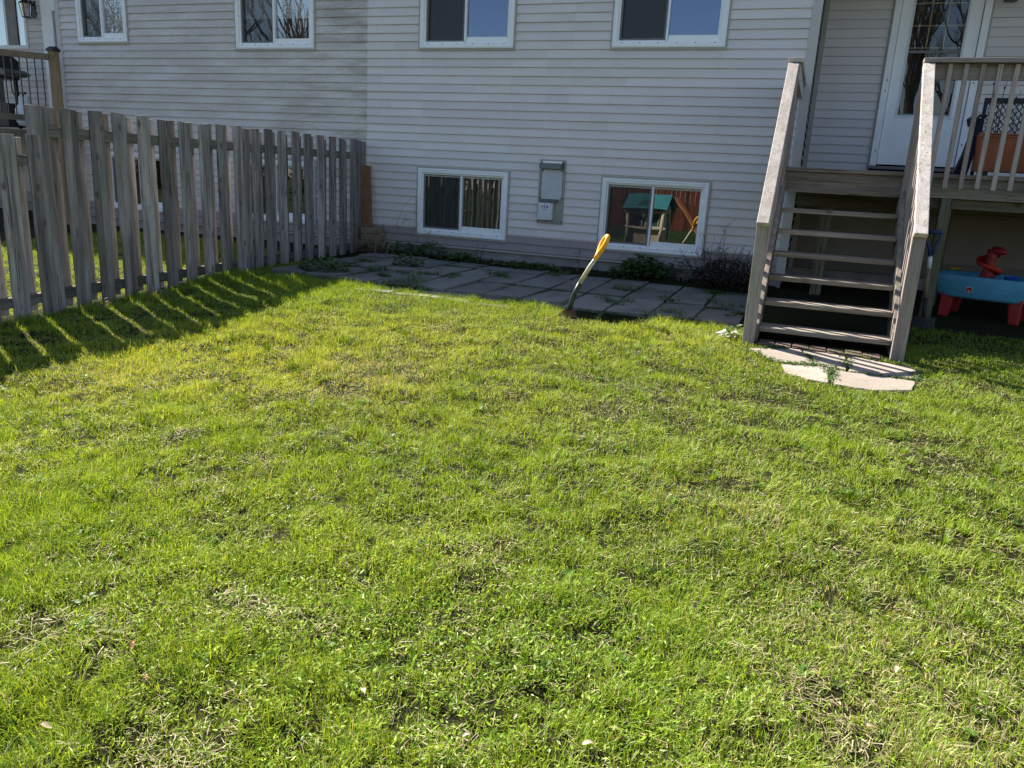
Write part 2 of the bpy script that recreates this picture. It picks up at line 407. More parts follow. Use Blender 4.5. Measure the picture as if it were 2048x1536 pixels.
mb.box(.56, 1.55, YR+.012, YR+.1, Z_SID0-.01, 1.45)
mb.box(-16.5, -11.25, YR+.12, YR+.2, Z_SID0-.01, Z_EAVE)
mb.build('sheathing', M['interior'], house)
mb = MB(); mb.box(-11.20, -.255, .022, .3, -.5, Z_SID0-.012); mb.box(-.25, 8.5, YR+.02, YR+.3, -.5, Z_SID0-.012); mb.box(-16.5, -11.25, YR+.02, YR+.3, -.5, Z_SID0-.012)
mb.box(-.28, -.256, .3, YR+.02, -.5, Z_SID0-.012)
mb.build('foundation', M['concrete'], house)
mb = MB()
mb.box(-.32, -.238, -.022, .0, Z_SID0-.01, Z_EAVE); mb.box(-.252, -.218, -.0215, .062, Z_SID0-.01, Z_EAVE); mb.build('corner_trim', M['trim_light'], house, .003)
mb = MB(); mb.box(-11.25, -11.165, -.022, .0, Z_SID0-.01, Z_EAVE); mb.box(-11.254, -11.226, -.0215, .062, Z_SID0-.01, Z_EAVE); mb.build('corner_trim', M['trim_light'], house, .003)
mb = MB(); mb.box(-.222, -.165, YR-.03, YR+.012, Z_SID0-.01, Z_EAVE); mb.build('corner_trim', M['trim_tan'], house)
mb = MB(); mb.box(-11.25, -.30, -.020, .014, Z_SID0-.03, Z_SID0-.006); mb.build('starter_strip', M['trim_tan'], house)
# eave, soffit, roof
mb = MB(); mb.box(-16.9, 8.9, -OH, 3.0, Z_EAVE, Z_EAVE+.03); mb.build('soffit', M['soffit'], house)
mb = MB(); mb.box(-.205, 8.5, -.27, YR, 3.74, 3.80); mb.build('shade_ceiling', M['soffit'], house)  # out of view, added to deepen the shade in the recess
mb = MB(); mb.box(-16.9, 8.9, -OH-.02, -OH, Z_EAVE-.05, Z_EAVE+.15); mb.build('fascia_board', M['vinyl'], house)
mb = MB(); mb.prism([(-OH-.02, Z_EAVE+.15), (3.5, Z_EAVE+1.5), (7.2, Z_EAVE+.15), (7.2, Z_EAVE+.06), (-OH-.02, Z_EAVE+.06)], 'x', -16.9, 8.9); mb.build('roof', M['shingle'], house)
mb = MB(); mb.box(-16.5, 8.5, 6.9, 7.0, -.5, Z_EAVE); mb.box(-16.5, -16.4, 1.6, 6.9, -.5, Z_EAVE); mb.box(8.4, 8.5, 1.6, 6.9, -.5, Z_EAVE); mb.build('rear_wall', M['concrete'], house)

def slider(x0, x1, z0, z1, upper=False, blind=None, low=False, glass='glass', label=None):
    """vinyl sliding window: outer casing, screen half, meeting rail, fixed half"""
    mb = MB()
    mb.frame(x0, x1, z0, z1, .052, -.034, .05, .058)
    mb.frame(x0+.052, x1-.052, z0+.058, z1-.052, .022, -.012, .06)
    xm = (x0+x1)/2 - .02
    mb.box(xm+.02, x1-.074, .0, .05, z0+.08, z0+.135)                  # bottom rail of the sash
    mb.box(x1-.098, x1-.074, .002, .05, z0+.135, z1-.074)
    mb.frame(x0+.010, x1-.010, z0+.012, z1-.010, .008, -.041, -.034)
    w = mb.build('window', M['vinyl'], house, .003)
    m0 = MB(); m0.frame(x0+.074, x1-.074, z0+.08, z1-.074, .012, .012, .06); m0.box(x0+.086, x1-.086, .0, .05, z1-.100, z1-.086); m0.build('inner_frame', M['inner_cream'], w)
    if label: w['label'] = label
    m2 = MB(); m2.frame(x0-.020, x1+.022, z0-.024, z1+.020, .019, -.024, .006); m2.build('casing_trim', M['trim_tan'], w)
    m3 = MB(); m3.box(xm-.010, xm+.014, -.012, .05, z0+.062, z1-.06); m3.build('meeting_rail', M['vinyl'], w, .003)
    zi0, zi1 = z0+.08, z1-.074
    m4 = MB(); m4.frame(x0+.074, xm-.014, zi0, zi1, .022, .006, .022); m4.build('screen_frame', M['screen_frame'], w)
    m5 = MB(); m5.add([(x0+.096, .014, zi0+.022), (xm-.036, .014, zi0+.022), (xm-.036, .014, zi1-.022), (x0+.096, .014, zi1-.022)], [(0,1,2,3)]); m5.build('insect_screen', M['screen'], w)
    m6 = MB(); m6.add([(x0+.074,.042,zi0),(xm,.042,zi0),(xm,.042,zi1),(x0+.074,.042,zi1)], [(0,1,2,3)]); m6.build('pane', M['glass_tree'] if upper and glass == 'glass' else (M['glass_door'] if upper else M['glass']), w)
    m7 = MB(); m7.add([(xm+.018,.028,z0+.135),(x1-.098,.028,z0+.135),(x1-.098,.028,zi1),(xm+.018,.028,zi1)], [(0,1,2,3)]); m7.build('pane', M['glass_tree'] if upper and glass == 'glass' else M[glass], w)
    # weep holes along the sill
    for k in range(6):
        m8 = MB(); m8.box(x0+.12+k*(x1-x0-.24)/5-.006, x0+.12+k*(x1-x0-.24)/5+.006, -.036, -.03, z0+.046, z0+.056); m8.build('weep_hole', M['black_metal'], w)
    # the dim room behind
    m9 = MB(); X0, X1, Y1 = x0-.25, x1+.25, 1.0
    m9.add([(X0,.105,z0-.2),(X1,.105,z0-.2),(X1,Y1,z0-.2),(X0,Y1,z0-.2),(X0,.105,z1+.2),(X1,.105,z1+.2),(X1,Y1,z1+.2),(X0,Y1,z1+.2)], [(0,1,2,3),(4,5,6,7),(3,2,6,7),(0,3,7,4),(1,2,6,5)]); m9.build('room', M['interior'], w)
    if blind == 'curtain':
        m = MB()
        for k, (cx, cw) in enumerate([(x0+.20, .028), (x0+.31, .028), (x0+.50, .03)] + [(xm+.045+.072*j+random.uniform(-.012,.012), .03) for j in range(7)]):
            m.prism([(cx-cw/2, .16), (cx, .135), (cx+cw/2, .16), (cx+cw/4, .185), (cx-cw/4, .185)], 'z', z0+.05, z1-.05)
        m.build('curtain', M['curtain'], w)
    elif blind is not None:
        zb = blind; m = MB(); n = int((z1-zb)/.028)
        for k in range(n):
            z = zb + k*.028; m.box(x0+.08, x1-.08, .075+.004*(k % 2), .088+.004*(k % 2), z, z+.026)
        m.build('blind', M['foil_blind'], w)
    return w
wl_ = ['narrow upper window with closed crinkled blind', 'upper window with blind drawn halfway', 'upper window over the curtained window', 'upper window nearest the wooden stairs']
for i, ((a, b), z) in enumerate(zip(UPPER, UPZ)):
    slider(a, b, z, z+1.26, True, {0: z+.1, 1: z+.40, 2: None, 3: None}[i], glass='glass' if i < 2 else 'glass_lowe', label=wl_[i])
ll_ = ['low window behind the fence at its far left', 'low window behind the fence near the party line', 'low window with dark vertical curtains', 'low window reflecting a toy playhouse']
for i, (a, b) in enumerate(LOWER):
    slider(a, b, LZ0, LZ1, False, 'curtain' if i == 2 else None, True, label=ll_[i])

# back door in the recess
mb = MB(); dx0, dx1, dz0, dz1 = .545, 1.545, 1.455, 3.62
mb.box(dx0, dx0+.075, YR-.05, YR+.12, dz0, dz1+.08); mb.box(dx1-.075, dx1, YR-.05, YR+.12, dz0, dz1+.08); mb.box(dx0+.075, dx1-.075, YR-.05, YR+.12, dz1, dz1+.08)
door = mb.build('door', M['vinyl'], house, .004)
lx0, lx1, lz0, lz1 = .765, 1.315, 2.045, 3.52
mb = MB(); a, b = dx0+.081, dx1-.081
mb.box(a, lx0, YR-.02, YR+.03, dz0+.02, dz1-.005); mb.box(lx1, b, YR-.02, YR+.03, dz0+.02, dz1-.005); mb.box(lx0, lx1, YR-.02, YR+.03, dz0+.02, lz0); mb.box(lx0, lx1, YR-.02, YR+.03, lz1, dz1-.005)
mb.box(lx0-.05, lx1+.05, YR-.028, YR-.019, lz0-.035, lz0-.022)
mb.build('storm_door_panel', M['vinyl'], door, .003)
mb = MB(); mb.frame(lx0-.022, lx1+.022, lz0-.02, lz1+.02, .024, YR-.027, YR-.005); mb.build('lite_frame', M['vinyl_dirty'], door, .002)
mb = MB(); mb.add([(lx0,YR+.002,lz0),(lx1,YR+.002,lz0),(lx1,YR+.002,lz1),(lx0,YR+.002,lz1)], [(0,1,2,3)]); mb.build('pane', M['glass_door'], door)
mb = MB()
for k in (1, 2): x = lx0+.01+(lx1-lx0-.02)*k/3; mb.box(x-.007, x+.007, YR+.05, YR+.06, 2.80, lz1)
for z in (2.80, 3.04, 3.28): mb.box(lx0, lx1, YR+.0492, YR+.0607, z-.007, z+.007)
mb.build('muntin_grid', M['brass'], door)
mb = MB(); mb.box(lx0, lx1, YR-.008, YR+.02, 2.735, 2.765); mb.box(lx0+.0, lx1, YR-.006, YR+.02, lz0, lz0+.02); mb.build('storm_sash_rail', M['screen_frame'], door)
for z in (1.62, 2.3, 2.42, 3.3):
    mb = MB(); mb.box(dx0+.04, dx0+.05, YR-.056, YR-.05, z, z+.02); mb.build('hinge', M['black_metal'], door)
    mb = MB(); mb.box(dx1-.05, dx1-.04, YR-.056, YR-.05, z+.1, z+.118); mb.build('screw_cap', M['black_metal'], door)
mb = MB(); mb.box(dx0-.02, dx1+.02, YR-.07, YR+.1, dz0-.035, dz0); mb.build('door_sill', M['screen_frame'], door)
mb = MB(); mb.box(dx0-.022, dx0, YR-.025, YR+.01, dz0, dz1+.1); mb.box(dx1, dx1+.022, YR-.025, YR+.01, dz0, dz1+.1); mb.build('casing_trim', M['trim_tan'], door)
# neighbour's recess: window and door
mb = MB(); mb.frame(-14.34, -13.34, 2.82, 4.1, .06, YR-.03, YR+.03, .06); mb.box(-13.88, -13.83, YR-.02, YR+.03, 2.88, 4.04); nw = mb.build('window', M['vinyl_dirty'], house, .003)
mb = MB(); mb.box(-14.28, -13.4, YR+.005, YR+.01, 2.88, 4.04); mb.build('pane', M['glass_tree'], nw)
mb = MB(); mb.box(-13.83, -13.6, YR-.012, YR+.0, 2.88, 4.04); mb.build('screen_frame', M['screen_frame'], nw)
mb = MB(); mb.box(-12.96, -12.70, YR-.04, YR+.02, 1.62, 3.75); mb.box(-12.70, -11.95, YR-.04, YR+.02, 3.42, 3.75); mb.box(-12.70, -11.95, YR-.04, YR+.02, 1.62, 2.05); nd = mb.build('door', M['vinyl'], house, .004)
mb = MB(); mb.box(-12.70, -11.95, YR+.0, YR+.005, 2.05, 3.42); mb.build('pane', M['glass'], nd)

# ------------------------------------------------------------------ wall lanterns
def lantern(x, y, z, s, label):
    t = thing('wall_lantern', (x, y, z), label, 'lantern', 'lanterns beside the back doors')
    m = MB(); m.box(x-.05*s, x+.05*s, y-.005, y+.012, z-.10*s, z+.14*s); m.tube([(x, y-.01, z+.08*s), (x, y-.07*s, z+.17*s), (x, y-.13*s, z+.15*s)], .011*s, 6); m.build('bracket', M['black_metal'], t)
    cx, cyy = x, y-.13*s
    m = MB()
    for a in range(6):
        q = a*math.pi/3; r0, r1 = .055*s, .085*s
        m.tube([(cx+r0*math.cos(q), cyy+r0*math.sin(q), z-.10*s), (cx+r1*math.cos(q), cyy+r1*math.sin(q), z+.08*s)], .006*s, 4)
    m.tube([(cx, cyy, z+.08*s), (cx, cyy, z+.11*s), (cx, cyy, z+.15*s)], [.10*s, .06*s, .012*s], 6); m.tube([(cx, cyy, z-.115*s), (cx, cyy, z-.10*s)], .062*s, 6)
    m.build('cage', M['black_metal'], t)
    m = MB(); m.tube([(cx, cyy, z-.098*s), (cx, cyy, z+.078*s)], [.047*s, .075*s], 6); m.build('glass_panel', M['glass'], t)
lantern(-13.15, YR-.014, 3.43, 1.15, 'black wall lantern beside the neighbour\'s recessed white door')
lantern(1.70, YR-.014, 3.36, 1.0, 'black wall lantern right of the storm door above the deck')

# ------------------------------------------------------------------ vent plate
t = thing('wall_vent', (-3.115, 0, .9), 'metal furnace vent panel with hood and small white box between the low windows', 'vent')
m = MB(); m.frame(-3.285, -2.945, .545, 1.325, .022, -.028, .0); m.box(-3.263, -2.967, -.016, .0, .567, 1.303); m.build('back_plate', plain('galvanised_plate', (.33,.32,.30), .5, .4, .15, 12, .3), t, .002)
m = MB(); m.box(-3.245, -2.975, -.030, -.016, .845, 1.205); m.build('cover_plate', plain('pale_metal_plate', (.50,.52,.56), .45, .4, .08, 14, .2), t, .003)
m = MB(); m.prism([(-.016, 1.295), (-.10, 1.262), (-.10, 1.215), (-.09, 1.215), (-.09, 1.252), (-.016, 1.275)], 'x', -3.262, -2.968); m.prism([(-.016, 1.29), (-.10, 1.262), (-.10, 1.215), (-.016, 1.215)], 'x', -3.262, -3.255); m.prism([(-.016, 1.29), (-.10, 1.262), (-.10, 1.215), (-.016, 1.215)], 'x', -2.975, -2.968)
m.build('hood', plain('hood_metal', (.16,.18,.18), .45, .4, .1, 12, .3), t)
m = MB(); m.box(-3.24, -2.99, -.05, -.015, 1.275, 1.305); m.build('hood_bracket', M['vinyl'], t)
m = MB(); m.box(-3.262, -3.065, -.085, -.016, .59, .80); bx = m.build('control_box', plain('white_box_paint', (.60,.61,.62), .5, .35, .08, 20), t, .004)
m = MB(); m.box(-3.225, -3.10, -.0868, -.0845, .685, .795); lb = m.build('sticker', plain('white_sticker', (.72,.74,.78), .5, .3, .03), bx)
blue_ink = plain('blue_ink', (.04,.05,.14), .6, .2, .1)
m = MB()
for k, (x, z, w, h) in enumerate([(-3.166,.785,.036,.004), (-3.205,.752,.012,.022), (-3.19,.752,.008,.018), (-3.166,.746,.016,.016), (-3.145,.752,.008,.018), (-3.128,.752,.016,.024), (-3.166,.765,.01,.02), (-3.2,.772,.02,.004), (-3.135,.772,.02,.004), (-3.166,.726,.08,.003), (-3.166,.716,.09,.0025), (-3.166,.708,.085,.0025)]):
    m.box(x-w/2, x+w/2, -.0880, -.0866, z-h/2, z+h/2)
m.build('print', blue_ink, bx)
for x, z in ((-3.25,.86), (-2.972,.86), (-3.27,.575), (-2.96,.575), (-3.235,1.19), (-2.985,1.19)):
    m = MB(); m.tube([(x, -.036, z), (x, -.014, z)], .009, 8); m.build('bolt', M['black_metal'], t)
m = MB(); m.box(-3.24, -3.02, -.05, -.016, .805, .84); m.build('bracket', plain('grey_bracket', (.12,.13,.14), .6, .3, .2), t)

# ================================================================== FENCE
fence = thing('fence', (-5.8, -4.5, -.1), 'weathered grey wood board-on-board fence between the two yards', 'fence')
fr = random.Random(4)
mb = MB()
front = [-.303, -.437, -.696, -.932, -1.179, -1.445, -1.688, -1.947, -2.184, -2.402, -2.687] + [-2.934-.2568*k for k in range(9)]
def fboard(mb, xa, xb, y0, w, zt, zb, rnd):
    lean = rnd.uniform(-.013, .013); k = rnd.uniform(-.006, .006); dt = rnd.uniform(-.014, .010); w += rnd.uniform(-.008, .004)
    vs = []
    for x in (xa, xb):
        vs += [(x, y0, zb), (x, y0+w, zb), (x, y0+w+lean, zt+dt+k), (x, y0+lean, zt+dt-k)]
    mb.add(vs, [(0,1,2,3),(7,6,5,4),(0,4,5,1),(1,5,6,2),(2,6,7,3),(3,7,4,0)], rnd.random())
for i, y in enumerate(front):
    if y < -4.99: continue
    fboard(mb, -5.775, -5.757, y, .138 if i else .15, 1.455+.012*min(1, max(0, -y-1))*(-1 if y < -3 else .6), gzf(-5.7, y)-.0, fr)
backs = [(front[i]+front[i+1]+.138)/2-.07 for i in range(1, len(front)-1)]
for y in backs:
    if y < -4.9: continue
    fboard(mb, -5.836, -5.818, y+.008, .124, 1.43+fr.uniform(-.015, .01), gzf(-5.9, y)+.03, fr)
mb.build('board_panel', M['fence'], fence, .002)
mb = MB(); y = -5.072; i = 0
while y > -9.5:
    fboard(mb, -5.757, -5.739, y, .140, 1.213, gzf(-5.7, y)-.0, fr)
    fboard(mb, -5.818, -5.800, y-.119, .124, 1.20, gzf(-5.9, y)+.03, fr); y -= .2535
mb.build('board_panel', M['fence'], fence, .002)
for (z0, z1) in ((1.205, 1.292),):
    m = MB(); m.box(-5.816, -5.777, -4.86, -.16, z0, z1); m.build('rail', M['fence_rail'], fence, .003)
m = MB(); m.bar((-5.797, -4.86, -.045), (-5.797, -.16, .075), .038, .088); m.build('rail', M['fence_rail'], fence, .003)
m = MB(); m.box(-5.798, -5.759, -9.5, -4.94, .985, 1.058); m.build('rail', M['fence_rail'], fence, .003)
m = MB(); m.bar((-5.779, -9.5, -.2), (-5.779, -4.94, -.05), .038, .08); m.build('rail', M['fence_rail'], fence, .003)
for y in (-.10, -2.475, -4.935, -7.3): m = MB(); m.box(-5.842 if y < -4 else -5.80, -5.76, y-.05, y+.045, -.4, 1.44 if y > -6 else 1.2, .35); m.build('post', M['fence'], fence, .003)

# ================================================================== DECK
deck = thing('deck', (2.0, -.3, 0), 'raised weathered wood deck with spindle railing below the storm door', 'deck')
DZ = 1.32; DY = -1.68; DX0 = -.40
mb = MB(); y = DY; rnd = random.Random(8)
while y < YR-.05:
    y1 = min(y+.138, YR-.02)
    if y1 < -.03: mb.box(DX0, 7.4, y, y1, DZ-.036, DZ+rnd.uniform(-.002, .002))
    else: mb.box(-.19, 7.4, max(y, -.03), y1, DZ-.036, DZ+rnd.uniform(-.002, .002))
    y += .1445
mb.build('deck_floor', M['deck_x'], deck, .004)
m = MB(); m.box(DX0+.02, 7.4, DY+.03, DY+.068, 1.112, DZ-.039); m.build('fascia', M['deck_x'], deck, .003)
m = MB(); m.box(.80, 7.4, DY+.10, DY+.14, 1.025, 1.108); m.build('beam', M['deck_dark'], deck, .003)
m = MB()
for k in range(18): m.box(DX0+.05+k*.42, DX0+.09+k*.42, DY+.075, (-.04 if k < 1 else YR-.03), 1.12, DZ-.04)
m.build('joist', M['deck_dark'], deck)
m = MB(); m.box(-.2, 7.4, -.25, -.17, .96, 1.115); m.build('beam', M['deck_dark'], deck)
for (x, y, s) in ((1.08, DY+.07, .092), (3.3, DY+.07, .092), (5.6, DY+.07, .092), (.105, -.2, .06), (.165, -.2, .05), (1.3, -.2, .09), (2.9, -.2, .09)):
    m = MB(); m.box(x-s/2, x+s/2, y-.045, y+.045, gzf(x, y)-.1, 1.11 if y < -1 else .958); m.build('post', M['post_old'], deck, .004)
m = MB(); m.box(.70, .79, DY-.06, DY+.03, 1.0, 2.215); m.build('railing_post', M['rail_z'], deck, .004)
m = MB(); m.box(-.39, -.30, DY-.06, DY+.03, 1.0, 2.215); m.build('railing_post', M['rail_z'], deck, .004)
m = MB(); m.box(.695, 7.4, DY-.085, DY+.055, 2.218, 2.256); m.build('top_rail', M['rail_x'], deck, .004)
m = MB(); m.box(.79, 7.4, DY-.004, DY+.034, 2.09, 2.216); m.build('sub_rail', M['rail_x'], deck, .003)
for k in range(52):
    x = .906 + .1243*k
    if x > 7.3: break
    m = MB(); m.box(x-.018, x+.018, DY-.042, DY-.006, 1.20+rnd.uniform(-.004, .004), 2.214); m.build('baluster', M['rail_z'], deck, .003)
m = MB(); m.box(-.405, -.275, DY-.085, -.026, 2.218, 2.256); m.build('top_rail', M['rail_y'], deck, .004)
m = MB(); m.box(-.335, -.297, DY+.034, -.028, 2.085, 2.216); m.build('sub_rail', M['rail_y'], deck, .003)
for k in range(12):
    y = DY+.13+.125*k
    m = MB(); m.box(-.373, -.337, y-.018, y+.018, 1.18, 2.214); m.build('baluster', M['rail_z'], deck, .003)

# ------------------------------------------------------------------ stairs
st = thing('stairs', (.2, -2.4, -.1), 'open-riser wooden stairs with seven treads and sloping handrails up to the deck', 'stairs')
TR = [(1.135-.1825*i, -1.70-.235*i) for i in range(7)]
for i, (z, y) in enumerate(TR):
    m = MB(); m.box(-.283, .687, y, y+.235, z-.038, z); m.build('tread', M['deck_x'], st, .005)
sl = .1825/.235
def zline(y, dz): return TR[0][0] + (y-TR[0][1])*sl + dz
for (xa, xb) in ((-.324, -.285), (.689, .728)):
    yb, yt = -3.15, DY+.028
    m = MB(); m.prism([(yb, -.14), (yb, zline(yb, .06)), (yt, zline(yt, .06)), (yt, zline(yt, -.25)), (yb+.28, -.14)], 'x', xa, xb)
    m.build('stringer', M['deck_y'], st, .004)
for (xc, x0, x1) in ((-.352, -.395, -.305), (.735, .69, .78)):
    m = MB(); m.box(x0, x1, -3.245, -3.155, -.25, .86); m.build('post', M['rail_z'], st, .005)
    m = MB(); m.bar((xc, -3.285, .846), (xc, DY-.087, 2.196), .092, .038); m.build('handrail', M['rail_y'], st, .005)
    sgn = -1 if xc < 0 else 1
    xs_ = (-.362, -.326) if sgn < 0 else (.730, .766)
    hs = (2.196-.846)/(DY-.087+3.285)
    for k in range(11):
        y = -3.06 + .125*k
        if y > DY-.12: break
        zt = .846 + hs*(y+3.285) - .028
        m = MB(); m.box(xs_[0], xs_[1], y-.018, y+.018, zline(y, -.12), zt); m.build('baluster', M['rail_z'], st, .003)

# ------------------------------------------------------------------ neighbour's deck, grill, propane tank
nd_ = thing('deck', (-12.3, 0, 0), 'neighbour\'s deck with black metal spindles and a cedar corner post behind the fence', 'deck')
RD = Vector((-.714, -.70, 0)); RP = Vector((-11.0, -.32, 0))
def rdp(u, z, off=0): return (RP.x+RD.x*u-RD.y*off*-1, RP.y+RD.y*u+RD.x*off*-1, z)
m = MB(); e_ = RP+RD*3.6; m.prism([(-10.95, -.27), (RP.x, RP.y), (e_.x, e_.y), (-14.6, e_.y), (-14.6, YR-.03), (-11.27, YR-.03), (-11.27, -.05), (-10.95, -.05)], 'z', 1.36, 1.40); m.build('deck_floor', M['deck_x'], nd_)
m = MB(); m.bar(rdp(.05, 1.29), rdp(3.6, 1.29), .038, .19); m.build('fascia', M['deck_dark'], nd_)
m = MB(); m.box(-11.06, -10.95, -.37, -.26, -.2, 2.545); m.build('corner_post', M['cedar'], nd_, .005)
m = MB(); m.box(-11.075, -10.935, -.385, -.245, 2.545, 2.575); m.prism([(-.385, 2.575), (-.315, 2.615), (-.245, 2.575)], 'x', -11.075, -10.935); m.build('post_cap', M['black_metal'], nd_)
m = MB(); m.bar(rdp(.07, 2.46), rdp(3.6, 2.46), .045, .09); m.build('top_rail', M['cedar_x'], nd_, .004)
m = MB(); m.bar(rdp(.07, 1.565), rdp(3.6, 1.565), .045, .09); m.build('bottom_rail', M['deck_dark'], nd_, .004)
for k in range(30):
    u = .16+.098*k
    m = MB(); m.tube([rdp(u, 1.60), rdp(u, 2.43)], .0095, 6); m.build('baluster', M['black_metal'], nd_)
for x in (-14.3, -12.6): m = MB(); m.box(x-.05, x+.05, -.1, -.0, -.3, 1.36); m.build('post', M['post_old'], nd_)
tk = thing('propane_tank', (-12.24, .12, 1.4), 'white propane tank on the neighbour\'s deck behind black spindles', 'gas tank')
tx, ty = -12.24, .12
m = MB(); m.tube([(tx, ty, 1.470), (tx, ty, 1.525), (tx, ty, 1.585), (tx, ty, 1.725), (tx, ty, 1.785), (tx, ty, 1.815)], [.11, .145, .155, .155, .13, .06], 20); m.build('cylinder', plastic('tank_white', (.68,.69,.71)), tk, 0, True)
m = MB(); m.tube([(tx, ty, 1.795), (tx, ty, 1.925)], [.095, .088], 16, cap=False); m.build('collar', plastic('tank_collar', (.6,.61,.63)), tk, 0, True)
m = MB(); m.tube([(tx, ty, 1.815), (tx, ty, 1.895)], .02, 8); m.tube([(tx-.05, ty, 1.905), (tx+.06, ty, 1.905)], .017, 8); m.tube([(tx, ty-.02, 1.895), (tx, ty-.02, 1.985)], .01, 6); m.box(tx-.06, tx+.05, ty-.04, ty, 1.965, 1.995)
m.tube([(tx-.05, ty-.02, 1.895), (tx-.17, ty-.02, 1.905), (tx-.26, ty, 1.995), (tx-.30, ty+.02, 2.165), (tx-.30, ty+.05, 2.225)], .009, 6); m.build('valve', M['black_metal'], tk)
gr = thing('barbecue', (-13.1, .25, 1.4), 'dark barbecue grill with side shelf on the neighbour\'s deck at the left edge', 'barbecue')
gx, gy = -13.12, .25
m = MB(); m.prism([(gy-.26, 2.37), (gy-.30, 2.43), (gy-.24, 2.56), (gy+.1, 2.62), (gy+.28, 2.50), (gy+.26, 2.37)], 'x', gx-.34, gx+.34); m.build('lid', plain('grill_lid', (.035,.037,.04), .35, .45), gr, .01)
m = MB(); m.box(gx-.34, gx+.34, gy-.25, gy+.25, 2.22, 2.36); m.build('firebox', M['black_metal'], gr, .008)
m = MB(); m.prism([(gx+.345, 2.36), (gx+.52, 2.36), (gx+.66, 2.30), (gx+.62, 2.26), (gx+.345, 2.24)], 'y', gy-.24, gy+.2); m.build('side_shelf', plain('grill_shelf', (.13,.12,.115), .5, .3), gr, .005)
m = MB(); m.box(gx-.33, gx+.60, gy-.24, gy+.24, 1.46, 1.82); m.build('cart', plain('grill_cart', (.045,.04,.04), .5, .3), gr)
m = MB(); m.box(gx+.30, gx+.40, gy-.24, gy-.1, 1.82, 2.22); m.build('cabinet_side', plain('grill_cabinet', (.16,.145,.13), .5, .3), gr)
for sx in (-1, 1):
    for sy in (-1, 1): m = MB(); m.box(gx+sx*.3-.02, gx+sx*.3+.02, gy+sy*.2-.02, gy+sy*.2+.02, 1.402, 2.22); m.build('leg', M['black_metal'], gr)

# ================================================================== items on the deck
t = thing('planter_box', (1.75, -.75, DZ), 'terracotta coloured plastic planter box holding dead stalks on the deck', 'planter')
px0, px1, py0, py1 = 1.37, 2.30, -.82, -.48; pz0, pz1 = DZ+.065, DZ+.40
m = MB(); mm = .03
m.add([(px0+mm,py0+mm,pz0),(px1-mm,py0+mm,pz0),(px1-mm,py1-mm,pz0),(px0+mm,py1-mm,pz0),(px0,py0,pz1),(px1,py0,pz1),(px1,py1,pz1),(px0,py1,pz1),(px0+.03,py0+.03,pz1),(px1-.03,py0+.03,pz1),(px1-.03,py1-.03,pz1),(px0+.03,py1-.03,pz1),(px0+.04,py0+.04,pz1-.08),(px1-.04,py0+.04,pz1-.08),(px1-.04,py1-.04,pz1-.08),(px0+.04,py1-.04,pz1-.08)],
 [(0,3,2,1),(0,1,5,4),(1,2,6,5),(2,3,7,6),(3,0,4,7),(4,5,9,8),(5,6,10,9),(6,7,11,10),(7,4,8,11),(8,9,13,12),(9,10,14,13),(10,11,15,14),(11,8,12,15),(12,13,14,15)])
m.build('box', plastic('terracotta_plastic', (.37,.115,.045), .5), t)
m = MB(); m.frame(px0-.012, px1+.012, pz1-.02, pz1+.012, .02, py0-.012, py0+.02); m.build('rim', plastic('terracotta_rim', (.42,.15,.07), .5), t)
m = MB()
for sx in (px0+.1, px1-.1): m.box(sx-.03, sx+.03, py0+.05, py1-.05, DZ+.002, pz0)
m.build('foot', M['black_metal'], t)
rr = random.Random(12); m = MB()
for k in range(34):
    x = rr.uniform(px0+.06, px1-.06); y = rr.uniform(py0+.06, py1-.06); h = rr.uniform(.15, .55); a = rr.uniform(-.08, .08); b = rr.uniform(-.05, .05)
    m.tube([(x, y, pz1-.09), (x+a*.5, y+b*.5, pz1+h*.5), (x+a, y+b, pz1+h)], [.004, .003, .002], 4)
    if rr.random() < .5: m.tube([(x+a, y+b, pz1+h-.02), (x+a, y+b, pz1+h), (x+a, y+b, pz1+h+.015)], [.003, .011, .002], 5)
m.build('dead_stalks', plain('dead_stalks', (.10,.085,.07), .9, .1), t)
t = thing('lattice_trellis', (1.9, -.40, DZ), 'black lattice panel standing behind the terracotta planter', 'trellis')
m = MB(); m.frame(1.405, 2.3, DZ+.005, 2.085, .032, -.44, -.41, .03, .05); m.build('frame', M['black_metal'], t, .006)
m = MB(); 
k = 0; x = 1.0
while x < 2.7:
    for s in (1, -1):
        a = Vector((x, -.425+.003*s, 1.5)); 
        zb, zt = 1.42, 2.04
        xa, xb = x, x+s*(zt-zb)*.8
        # clip to the frame
        pts = []
        for q in np.linspace(0, 1, 41):
            xx = xa+(xb-xa)*q; zz = zb+(zt-zb)*q
            if 1.437 < xx < 2.268: pts.append((xx, -.425+.004*s, zz))
        if len(pts) > 2: m.bar(pts[0], pts[-1], .008, .012, (0, 1, 0))
    x += .055
m.build('lattice', M['black_metal'], t)
t = thing('folded_chair', (1.36, -.62, DZ), 'navy folded chair standing between the storm door and the planter', 'chair')
navy = plain('navy_fabric', (.022,.026,.05), .7, .2)
m = MB(); m.prism([(1.235, DZ+.004), (1.35, DZ+.004), (1.40, 1.66), (1.41, 1.87), (1.36, 1.885), (1.322, 1.80)], 'y', -.60, -.54); m.build('seat_back', navy, t, .012)
m = MB(); m.tube([(1.22, -.62, DZ+.003), (1.30, -.62, 1.6), (1.318, -.62, 1.84), (1.36, -.62, 1.90), (1.42, -.62, 1.90)], .014, 8); m.build('frame', M['black_metal'], t)
m = MB(); m.tube([(1.30, -.58, 1.80), (1.285, -.58, 1.86), (1.32, -.58, 1.895)], [.02, .028, .018], 8); m.build('armrest', M['black_metal'], t)
t = thing('storage_bin', (2.1, -1.1, DZ), 'low dark red bin on the deck in front of the planter', 'bin')
